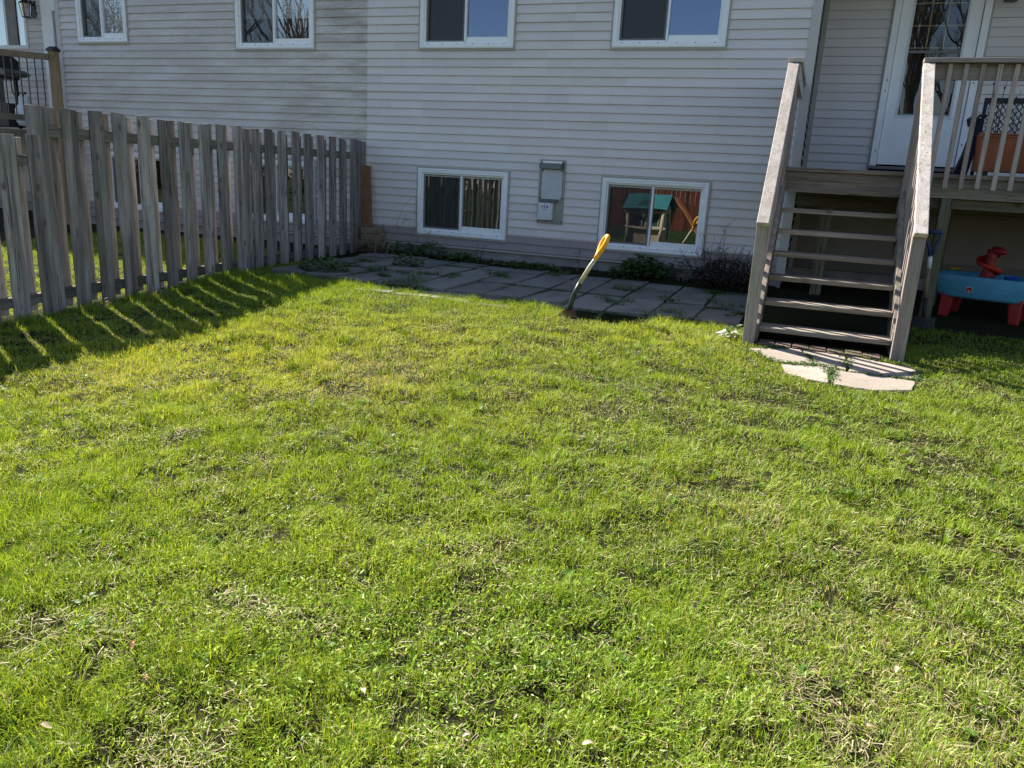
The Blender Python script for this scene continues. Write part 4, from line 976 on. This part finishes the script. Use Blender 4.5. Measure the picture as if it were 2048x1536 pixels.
    zc = z[k] + RNG.uniform(.004, .030, m1)*(.6+.7*tuft[k]) + .012*clover[k]; tx = RNG.normal(.15, .6, m1); ty = RNG.normal(.15, .6, m1)
    V1 = []
    asp = RNG.uniform(1.2, 2.6, m1)
    for q_ in (0, .28, .5, .72):
        a = ang + q_*2*np.pi; rr_ = R*(asp if q_ in (0, .5) else .68); dx, dy = rr_*np.cos(a), rr_*np.sin(a)
        V1.append(np.stack([x[k]+dx, y[k]+dy, zc+dx*tx+dy*ty], 1))
    V1 = np.stack(V1, 1)
    C = np.array([.10,.22,.012]) + (np.array([.31,.44,.04])-np.array([.10,.22,.012]))*RNG.random((m1, 1))
    yy = np.clip(yellow[k]*.6+.3*np.clip(straw[k]-.5, 0, 1), 0, 1)[:, None]; C = C*(1-yy)+c_yel*yy
    C1 = np.repeat(C[:, None, :], 4, 1); F1 = (np.arange(m1)[:, None]*4+np.array([[0,1,2,3]])).ravel(); S1 = np.full(m1, 4)
    # ---------- dead straw lying in the turf
    k = kind == 2; m2 = k.sum(); L = RNG.uniform(.015, .05, m2); W = RNG.uniform(.0015, .0032, m2); ang = RNG.uniform(0, 2*np.pi, m2)
    zc = z[k] + RNG.uniform(.002, .017, m2); dz = RNG.normal(0, .22, m2)
    d3 = np.stack([np.cos(ang), np.sin(ang), dz], 1); s3 = np.stack([-np.sin(ang), np.cos(ang), RNG.normal(0, .3, m2)], 1); c = np.stack([x[k], y[k], zc], 1)
    V2 = np.stack([c-d3*(L/2)[:, None]-s3*(W/2)[:, None], c+d3*(L/2)[:, None]-s3*(W/4)[:, None], c+d3*(L/2)[:, None]+s3*(W/4)[:, None], c-d3*(L/2)[:, None]+s3*(W/2)[:, None]], 1)
    C = np.array([.54,.475,.28])*RNG.uniform(.35, 1.15, (m2, 1)) + np.array([.02,.03,0])*RNG.random((m2, 1))
    C2 = np.repeat(C[:, None, :], 4, 1); F2 = (np.arange(m2)[:, None]*4+np.array([[0,1,2,3]])).ravel(); S2 = np.full(m2, 4)
    n0, n1 = m*5, m1*4
    V = np.concatenate([V0.reshape(-1, 3), V1.reshape(-1, 3), V2.reshape(-1, 3)]); Cc = np.concatenate([C0.reshape(-1, 3), C1.reshape(-1, 3), C2.reshape(-1, 3)])
    me = fast_mesh('grass', V, np.concatenate([F0, F1+n0, F2+n0+n1]), np.concatenate([S0, S1, S2]), Cc, M['grass'])
    o = bpy.data.objects.new('grass', me); COL.objects.link(o); tag(o, 'patchy spring lawn with clover, yellowed spots and bits of straw', None, None, 'stuff')
make_grass()

# ================================================================== PLANTS
def leaves(mb, c, r, n, size, rnd, flat=.6, droop=.3):
    """n leaf-shaped faces spread through a squashed dome"""
    for k in range(n):
        a = rnd.uniform(0, 2*math.pi); rr_ = r[0]*math.sqrt(rnd.random()); h = r[1]*rnd.random()**.7*(1-.55*(rr_/r[0])**2)
        p = Vector((c[0]+rr_*math.cos(a), c[1]+rr_*math.sin(a)*.75, c[2]+h))
        d = Vector((math.cos(a)+rnd.uniform(-.6,.6), math.sin(a)+rnd.uniform(-.6,.6), rnd.uniform(-droop, flat))).normalized(); s_ = d.cross(Vector((rnd.uniform(-.5,.5), rnd.uniform(-.5,.5), 1))).normalized(); L = size*rnd.uniform(.6, 1.3); W = L*.32
        u = s_.cross(d)
        mb.add([p, p+d*L*.35+s_*W+u*L*.04, p+d*L-u*L*.12, p+d*L*.35-s_*W+u*L*.04], [(0,1,2,3)], rnd.random())
def blades(mb, c, r, n, h, rnd, w=.004, spread=1.0):
    for k in range(n):
        a = rnd.uniform(0, 2*math.pi); q = r*math.sqrt(rnd.random()); p = Vector((c[0]+q*math.cos(a), c[1]+q*math.sin(a), c[2])); L = h*rnd.uniform(.5, 1.1)
        d = Vector((math.cos(a)*spread*rnd.random(), math.sin(a)*spread*rnd.random(), 1)).normalized(); s_ = Vector((-math.sin(a+.6), math.cos(a+.6), 0))*w
        m_ = p+d*L*.55; e = p+d*L*.9+Vector((math.cos(a), math.sin(a), -.35))*L*.3*spread
        mb.add([p-s_, p+s_, m_+s_*.8, m_-s_*.8, e], [(0,1,2,3),(3,2,4)], rnd.random())
def stems(mb, c, r, n, h, rnd, rad=.003, lean=.35, twigs=2):
    for k in range(n):
        a = rnd.uniform(0, 2*math.pi); q = r*rnd.random(); p = Vector((c[0]+q*math.cos(a), c[1]+q*math.sin(a)*.6, c[2])); L = h*rnd.uniform(.45, 1.1)
        d = Vector((math.cos(a)*lean*rnd.random()*1.6, math.sin(a)*lean*rnd.random(), 1)).normalized(); bnd = Vector((rnd.uniform(-1,1), rnd.uniform(-.5,.5), 0))*L*.14
        pts = [p, p+d*L*.35+bnd*.3, p+d*L*.7+bnd*.8, p+d*L+bnd*1.7]; mb.tube(pts, [rad, rad*.85, rad*.65, rad*.3], 4, rnd.random())
        for j in range(twigs):
            u = rnd.uniform(.35, .95); b_ = pts[0].lerp(pts[3], u); e = b_+Vector((rnd.uniform(-1,1), rnd.uniform(-.6,.6), rnd.uniform(.1,1)))*L*.2
            mb.tube([b_, b_.lerp(e, .5)+Vector((0,0,L*.02)), e], [rad*.55, rad*.45, rad*.2], 3, rnd.random())
pr_ = random.Random(31)
def ptop(x, y): return float(np.interp(-y, GX, GZ)) - .012*(x+3.7) + .012
t = thing('leafy_bush', (-1.80, -.28, 0), 'round green leafy bush under the low right window', 'bush')
m = MB(); leaves(m, (-1.80, -.27, .01), (.24, .28), 560, .08, pr_); leaves(m, (-1.98, -.33, .0), (.22, .16), 220, .07, pr_); m.build('foliage', M['weed'], t)
m = MB(); stems(m, (-1.80, -.27, .0), .08, 14, .2, pr_, .004); m.build('stem', M['weed'], t)
t = thing('leafy_plant', (-1.35, -.25, 0), 'straggly broad-leaved plant between the bush and the dead brown shrub', 'plant')
m = MB(); leaves(m, (-1.38, -.26, .02), (.21, .24), 170, .06, pr_); m.build('foliage', leaf_mat('bluish_leaves', .25, .06, False, (.055,.085,.045)), t)
m = MB(); stems(m, (-1.36, -.26, .0), .12, 12, .25, pr_, .0035); m.build('stem', M['dry'], t)
t = thing('dead_shrub', (-.85, -.35, 0), 'tangled dark dead shrub against the wall beside the stairs', 'shrub')
m = MB(); leaves(m, (-.80, -.42, .0), (.40, .34), 1300, .05, pr_, .5, .6); m.build('foliage', M['weed_dark'], t)
m = MB(); stems(m, (-.82, -.38, .0), .32, 75, .46, pr_, .004, .55, 5); stems(m, (-1.02, -.2, .0), .12, 7, .72, pr_, .0035, .4, 5); m.build('stem', plain('dead_twigs', (.055,.042,.035), .9, .1), t)
t = thing('dry_weed', (-5.35, -.45, 0), 'tall pale dry weed stalks in front of the stacked stones', 'weed')
m = MB(); stems(m, (-5.38, -.42, .0), .24, 16, .50, pr_, .0042, .8, 3)
m.tube([(-5.36,-.52,.02), (-5.30,-.5,.22), (-5.24,-.48,.40)], [.008,.0075,.006], 6); m.tube([(-5.18,-.5,.02), (-5.10,-.42,.35), (-5.03,-.36,.62), (-4.9,-.33,.78), (-4.75,-.3,.74)], [.005,.004,.003,.002,.0015], 5); m.build('stalk', M['dry'], t)
m = MB(); leaves(m, (-5.4, -.42, .0), (.2, .14), 120, .05, pr_, .4, .5); m.build('withered_leaves', leaf_mat('withered_leaves', .2, .03, False, (.10,.06,.04)), t)
t = thing('dry_weed', (-4.75, -.2, 0), 'wispy dry seed stalks rising in front of the curtained low window', 'weed')
m = MB(); stems(m, (-4.86, -.22, .0), .08, 5, .74, pr_, .0022, .25, 9); m.build('stalk', M['dry'], t)
for (x, y, h, lb) in ((-3.98, -.22, .36, 'thin dark stalk standing under the curtained window'), (-2.60, -.30, .42, 'thin dry stalk rising behind the yellow shovel')):
    t = thing('dry_weed', (x, y, 0), lb, 'weed'); m = MB(); stems(m, (x, y, .0), .02, 3, h, pr_, .003, .2, 4); m.build('stalk', plain('dark_stalk', (.05,.04,.035), .9, .1), t)
WEEDS = [(-5.52,-.30,.14,.11,'low green weeds at the foot of the fence end'), (-5.02,-.28,.20,.15,'low leafy weeds between the dry stalks and the curtained window'), (-4.62,-.26,.15,.20,'rounded dark green weed under the left corner of the curtained window'),
 (-4.25,-.30,.20,.10,'spread of low weeds along the wall under the curtained window'), (-4.07,-.28,.09,.13,'upright dark weed clump beside the thin dark stalk'), (-3.20,-.30,.26,.07,'flat weed mat in the soil below the vent panel'),
 (-4.40,-1.35,.15,.14,'leafy dandelion-like weed between the patio slabs, widest of those on the paving'), (-4.95,-2.28,.24,.15,'dense weed clump where the lawn meets the far left patio corner')]
for (x, y, r, h, lb) in WEEDS:
    t = thing('weed', (x, y, 0), lb, 'weed', 'weeds along the wall and patio'); z = ptop(x, y)-.02
    m = MB(); leaves(m, (x, y, z), (r*1.15, h*1.15), int(190*(r/.15)**1.3), .06, pr_, .7, .35); m.build('foliage', M['weed'], t)
JOINT = [(-4.02,-1.72,'joint weed left of the paving centre, near the wide dandelion weed'), (-3.70,-1.62,'small weed in the slab joint below the curtained window'), (-3.28,-1.25,'small weed on the second slab row, below the vent panel'), (-3.66,-2.42,'long weed tuft in the joint close to the lawn edge'), (-3.95,-2.50,'weed tuft in the left front joints of the patio'),
 (-2.62,-2.62,'tiny weed in the front joint left of the shovel'), (-2.72,-.62,'thin weed in the joint near the wall left of the shovel'), (-1.78,-1.30,'large spreading grass weed in the joint right of the shovel'), (-1.70,-2.05,'spidery weed in the joint just behind the dug hole'), (-1.25,-1.55,'grass weed in the joint between the bush and the shovel'), (-1.16,-2.42,'bushy weed at the right end of the dug hole'), (-.92,-.75,'green weed in the joint in front of the dead shrub'), (-.68,-1.45,'fernlike weed in the joint right of the large slab'), (-.86,-2.52,'flat weed in the joint near the stair post'), (-.92,-2.92,'weed tuft at the lawn edge left of the stair post'), (-.55,-2.0,'low weed on the slab beside the stairs'),
 (-4.62,-1.72,'weed in the far left slab joint below the dry stalks'), (-4.25,-2.15,'weed mat between the tilted left slabs'), (-5.05,-1.25,'thin weed on the far left slabs near the fence'), (-4.95,-1.75,'sparse weed beside the fence-side slabs')]
for i, (x, y, lb) in enumerate(JOINT):
    z = ptop(x, y)-.012; m = MB(); s = pr_.uniform(.8, 1.25)*(1.5 if 'large' in lb or 'bushy' in lb or 'long' in lb else 1)
    for j in range(5): 
        ox, oy = pr_.gauss(0, .075*s), pr_.gauss(0, .10*s); blades(m, (x+ox, y+oy, z), .03*s, int(14*s), .095*s, pr_, .0038, 1.6); leaves(m, (x+ox, y+oy, z), (.065*s, .04), 12, .038, pr_, .3, .2)
    o = m.build('joint_weed', M['weed'], None, 0, False, (x, y, 0)); tag(o, lb, 'weed', 'weeds in the patio joints')
# creeping growth all along the joints and loose litter in the bed by the wall: uncountable
m = MB()
for k in range(2200):
    if pr_.random() < .5: x = pr_.choice(xg)+pr_.gauss(0, .010); y = pr_.uniform(-3.0, -.5)
    else: x = pr_.uniform(-5.3, -.5); y = pr_.choice(yg[1:4])+pr_.gauss(0, .010)
    if vnoise(x*2.2, y*2.2, 8) < .44: continue
    z = ptop(x, y)-.006; blades(m, (x, y, z-.01), .022, 5, .040, pr_, .0028, 1.8)
for (a, b, n_) in (((.04,-3.25), (.17,-3.65), 16), ((.38,-3.29), (.385,-3.71), 14), ((-.08,-3.73), (.20,-3.66), 26), ((.20,-3.66), (.82,-3.745), 26), ((.265,-3.70), (.28,-4.09), 30), ((-.30,-3.40), (.05,-3.23), 24), ((.05,-3.23), (.40,-3.28), 30), ((.40,-3.28), (.80,-3.40), 26), ((-.33,-3.45), (-.08,-3.75), 24), ((.80,-3.75), (.86,-3.5), 24)):
    for k in range(n_*2):
        u = pr_.random(); x = a[0]+(b[0]-a[0])*u+pr_.gauss(0, .018); y = a[1]+(b[1]-a[1])*u+pr_.gauss(0, .018)
        if vnoise(x*9, y*9, 5) < .36: continue
        blades(m, (x, y, gzf(x, y)), .018, 6, .045, pr_, .0028, 1.8); leaves(m, (x, y, gzf(x, y)+.012), (.03, .02), 4, .018, pr_, .3, .2)
tag(m.build('moss', M['weed'], None), 'fine grass and moss creeping along the patio joints', None, None, 'stuff')
m = MB()
for k in range(1500):
    x = pr_.uniform(-5.6, -.5); y = pr_.uniform(-.46, -.06)
    if vnoise(x*1.7, 3, 5) < .35 and pr_.random() < .6: continue
    z = gzf(x, y)+.055+pr_.uniform(-.005, .03); a = pr_.uniform(0, 6.3); L = pr_.uniform(.02, .075); d = Vector((math.cos(a), math.sin(a), pr_.uniform(-.3,.4))); s_ = Vector((-math.sin(a), math.cos(a), pr_.uniform(-.4,.4))); p = Vector((x, y, z)); w = L*pr_.choice([.12, .3, .4])
    m.add([p, p+d*L*.5+s_*w, p+d*L, p+d*L*.5-s_*w], [(0,1,2,3)], pr_.random())
tag(m.build('leaf_litter', leaf_mat('leaf_litter', .15, .03, False, (.13,.095,.06)), None), 'dead leaf litter in the soil bed along the wall', None, None, 'stuff')
for (x, y, s, lb) in ((-5.60,-4.05,1.0,'dry straw tuft at the fence base, larger and nearer the patio'), (-5.62,-4.62,.8,'dry straw tuft at the fence base under the low end of the tall boards'), (-5.60,-2.62,.55,'thin dry tuft against the fence at the patio corner')):
    m = MB(); blades(m, (x, y, gzf(x, y)), .12*s, int(85*s), .20*s, pr_, .0022, 1.9); o = m.build('dry_grass_tuft', M['dry'], None, 0, False, (x, y, gzf(x, y))); tag(o, lb, 'dry grass', 'dry tufts at the fence base')
t = thing('withered_plant', (-.47, -3.12, -.08), 'pale withered leafy plant at the foot of the left stair post', 'plant')
m = MB(); leaves(m, (-.47, -3.12, gzf(-.47,-3.12)+.01), (.08, .10), 45, .045, pr_); m.build('foliage', M['weed'], t)
m = MB(); leaves(m, (-.50, -3.14, gzf(-.5,-3.14)+.02), (.07, .05), 40, .05, pr_, .2, .2); m.build('pale_leaves', leaf_mat('pale_leaves', .3, .05, False, (.42,.45,.38)), t)

# dry leaves lying on the lawn
LV = [(148,845,1,'small orange leaf on the yellowed grass at the left'), (98,1013,0,'long pale dead leaf on the left of the lawn'), (188,1004,0,'pale curled leaf lying right of the long pale one, left of the lawn'), (265,1297,1,'orange leaf standing in the grass at the lower left'), (292,1362,1,'small orange and green leaf below the other orange leaf, lower left'), (93,1460,0,'whitish dead leaf near the lower left corner'), (932,1478,0,'bright pale leaf near the bottom edge, left of centre'), (1230,1465,0,'crumpled pale leaf at a bare spot near the bottom centre'), (1173,1495,0,'narrow pale leaf at the bottom edge, right of centre'), (1340,1050,1,'brown leaf in the grass right of the lawn\'s centre'), (1705,1212,0,'round cream leaf in the right of the lawn'), (1615,1210,0,'pale leaf left of the round cream leaf'), (1790,1345,0,'white-edged leaf in the lower right grass'), (1740,1460,0,'large tan leaf near the bottom right'), (1810,1120,1,'rust coloured leaf fragment on the right of the lawn'), (1945,1032,0,'round tan leaf near the right edge'), (725,1388,0,'small whitish leaf upright in the lower middle grass'), (1030,1440,0,'folded tan leaf in the lower middle grass')]
Rm = np.array(cam_matrix())[:3, :3]
for (px, py, kd, lb) in LV:
    d = Rm@np.array([(px-1024)/F_PX, -(py-768)/F_PX, -1.0]); z = -.28
    for _ in range(25):
        tt = (z+.02-CAM.z)/d[2]; x, y = CAM.x+d[0]*tt, CAM.y+d[1]*tt; z = gzf(x, y)
    s = pr_.uniform(.011, .02); a = pr_.uniform(0, 6.3); m = MB(); N = 6; vs = []; fs = []
    for i in range(N+1):
        u = i/N; w = math.sin(math.pi*min(.999, u*.95+.03))*.42
        for j in (-1, 0, 1):
            lx, ly, lz = (u-.5)*2*s, j*w*s, .3*s*(abs(j)*.8) + .25*s*math.sin(u*5); vs.append((x+lx*math.cos(a)-ly*math.sin(a), y+lx*math.sin(a)+ly*math.cos(a), z+.030+lz))
    for i in range(N):
        for j in (0, 1): fs.append((i*3+j, i*3+j+1, i*3+j+4, i*3+j+3))
    m.add(vs, fs); o = m.build('dry_leaf', M['dry_leaf_orange'] if kd else M['dry_leaf'], None, 0, True, (x, y, z)); tag(o, lb, 'leaf', 'dry leaves on the lawn')

# ================================================================== what the windows mirror: the yard behind the camera
t = thing('playhouse', (-3.75, -9.5, -.33), 'beige toy playhouse with teal roof mirrored in the low right window', 'playhouse')
X0, X1, Y0, Y1, ZB = -4.23, -3.30, -10.25, -9.40, -.36
beige = plastic('beige_plastic', (.50,.43,.31), .5); teal = plastic('teal_plastic', (.03,.16,.17), .6)
m = MB(); zb, zt = ZB, .50
m.box(X0, X1, Y1-.03, Y1, zb, zb+.42); m.box(X0, X0+.10, Y1-.03, Y1, zb+.42, zt); m.box(X1-.10, X1, Y1-.03, Y1, zb+.42, zt); m.box(X0+.10, X1-.10, Y1-.03, Y1, zt-.08, zt); m.box(X0+.43, X0+.50, Y1-.03, Y1, zb+.42, zt-.08)
m.box(X1-.03, X1, Y0, Y0+.25, zb, zt); m.box(X1-.03, X1, Y1-.28, Y1-.03, zb, zt); m.box(X1-.03, X1, Y0+.25, Y1-.28, zt-.12, zt); m.box(X0, X0+.03, Y0, Y1-.03, zb, zt); m.box(X0+.03, X1-.03, Y0, Y0+.03, zb, zt)
m.prism([(Y0, zt), ((Y0+Y1)/2, .80), (Y1, zt)], 'x', X1-.03, X1); m.build('wall', beige, t, .01)
m = MB()
for s_ in (1, -1): m.bar(((X0+X1)/2, (Y0+Y1)/2, .84), ((X0+X1)/2, (Y0+Y1)/2+s_*.56, .49), 1.08, .04)
m.prism([(-4.05, .52), (-3.80, .76), (-3.55, .52)], 'y', Y1+.02, Y1+.07); m.build('roof', teal, t, .01)
m = MB(); m.box(X0-.04, X1+.04, Y1-.0, Y1+.07, zb+.40, zb+.45); m.box(X0-.04, X1+.04, Y1-.0, Y1+.06, zt-.09, zt-.05); m.build('ledge', plastic('tan_plastic', (.56,.49,.37), .5), t, .01)
for x in (X0+.05, X1-.05): m = MB(); m.tube([(x, Y1+.03, zb), (x, Y1+.03, zt)], .05, 12); m.build('column', beige, t, 0, True)
m = MB()
for x in np.arange(X0+.14, X0+.42, .07): m.box(x, x+.012, Y1-.02, Y1-.01, zb+.42, zt-.08)
for z in np.arange(zb+.5, zt-.1, .08): m.box(X0+.10, X0+.42, Y1-.018, Y1-.012, z, z+.012)
m.build('shutter', plastic('dark_green_plastic', (.02,.05,.045), .5), t)
m = MB(); m.frame(X0+.11, X0+.40, zb+.44, zt-.10, .025, Y1-.005, Y1+.012); m.frame(X0+.53, X1-.13, zb+.44, zt-.10, .025, Y1-.005, Y1+.012)
for (ya, yb) in ((Y0+.22, Y0+.27), (Y1-.30, Y1-.25)): m.box(X1-.005, X1+.012, ya, yb, zb+.1, zt-.1)
m.build('window_frame', beige, t, .004)
m = MB(); m.box(X0+.55, X1-.15, Y1-.03, Y1-.02, zb+.44, zt-.1); m.build('window_panel', plastic('dusty_teal_plastic', (.03,.10,.10), .5), t)
t = thing('back_fence', (-6, -17, -.4), 'reddish wood fence at the far end of the yard, mirrored in the low right window', 'fence')
m = MB(); x = -8.5
while x < 4: m.box(x, x+.13, -17.02, -17, -.4, 1.62+rnd.uniform(-.02, .02)); x += .145
m.build('board_panel', wood('red_stained_wood', (.10,.028,.018), (.15,.045,.025), 'z', .7, False, None, .5), t)
m = MB(); m.box(-8.5, 4, -17.07, -17.022, 1.25, 1.34); m.box(-8.5, 4, -17.07, -17.022, .1, .19); m.build('rail', M['fence_rail'], t)
t = thing('hedge', (-20, -17.5, -.4), 'dark evergreen hedge added out of view to darken what the low windows mirror', 'hedge')  # unseen row, added so the low panes don't mirror bright sky
m = MB(); hr = random.Random(3)
for k in range(5200):
    p = Vector((hr.uniform(-42, -8.6), hr.uniform(-18.2, -16.8), -.4+2.9*hr.random()**.8)); d = Vector((hr.uniform(-1,1), hr.uniform(-.2,1), hr.uniform(-.6,.8))).normalized(); q_ = d.orthogonal().normalized(); L = hr.uniform(.12, .3)
    m.add([p, p+d*L*.5+q_*L*.3, p+d*L, p+d*L*.5-q_*L*.3], [(0,1,2,3)], hr.random())
m.build('foliage', leaf_mat('evergreen_leaves', .1, .02, False, (.018,.03,.014)), t)
m = MB()
for k in range(40): x = -42+k*.84; m.tube([(x, -17.5, -.5), (x, -17.5, 2.0)], [.06, .03], 6)
m.build('stem', M['bark'], t)
t = thing('slide', (-3.0, -12.5, -.35), 'red and orange plastic slide mirrored in the low right window', 'slide')
m = MB(); m.bar((-3.6, -12.8, .75), (-2.75, -11.9, -.25), .12, .05); m.build('chute', plastic('orange_red_plastic', (.24,.085,.03), .4), t, .01)
m = MB(); m.bar((-3.6, -12.8, .75), (-4.0, -13.2, -.33), .3, .05); m.build('ladder', plastic('grey_plastic', (.16,.17,.18), .5), t, .01)
def tree(x, y, h, seed, lb):
    rr_ = random.Random(seed); t = thing('bare_tree', (x, y, -.4), lb, 'tree', 'bare trees beyond the back fence'); tr = MB(); cr = MB()
    def grow(p, d, L, r, lv):
        n = 3; pts = [p]; q = p.copy(); dd = d.copy()
        for i in range(n):
            dd = (dd+Vector((rr_.uniform(-.16,.16), rr_.uniform(-.16,.16), .05))).normalized(); q = q+dd*(L/n); pts.append(q.copy())
        (tr if lv == 0 else cr).tube(pts, [r, r*.9, r*.78, r*.62], 7 if lv == 0 else (5 if lv < 2 else 3), None, False)
        if lv >= 5: return
        for k in range(rr_.choice([3, 3, 4]) if lv < 3 else 3):
            u = rr_.uniform(.45, 1.0); b_ = pts[0].lerp(pts[-1], u) if k else pts[-1]; s_ = .35+.45*rr_.random()
            nd2 = (dd+Vector((rr_.uniform(-1,1), rr_.uniform(-1,1), rr_.uniform(-.1,.7)))*s_).normalized(); grow(b_, nd2, L*rr_.uniform(.58, .8), r*.56, lv+1)
    grow(Vector((x, y, -.5)), Vector((0, 0, 1)), h*.34, h*.02, 0)
    tr.build('trunk', M['bark'], t); cr.build('crown', M['bark'], t)
for i, (x, y, h) in enumerate([(-21, -23, 11), (-25, -26, 12.5), (-29, -24, 11), (-33, -28, 13), (-38, -26, 12), (-23, -20, 9), (-27, -21, 10), (-31, -22, 9.5), (-35, -22, 10), (-42, -25, 11), (2.5, -27, 12), (4.5, -26, 11), (6.5, -28, 12), (8.5, -24, 10), (13, -27, 12)]):
    tree(x, y, h, 100+i, 'tall bare tree beyond the back fence, mirrored in the window panes')
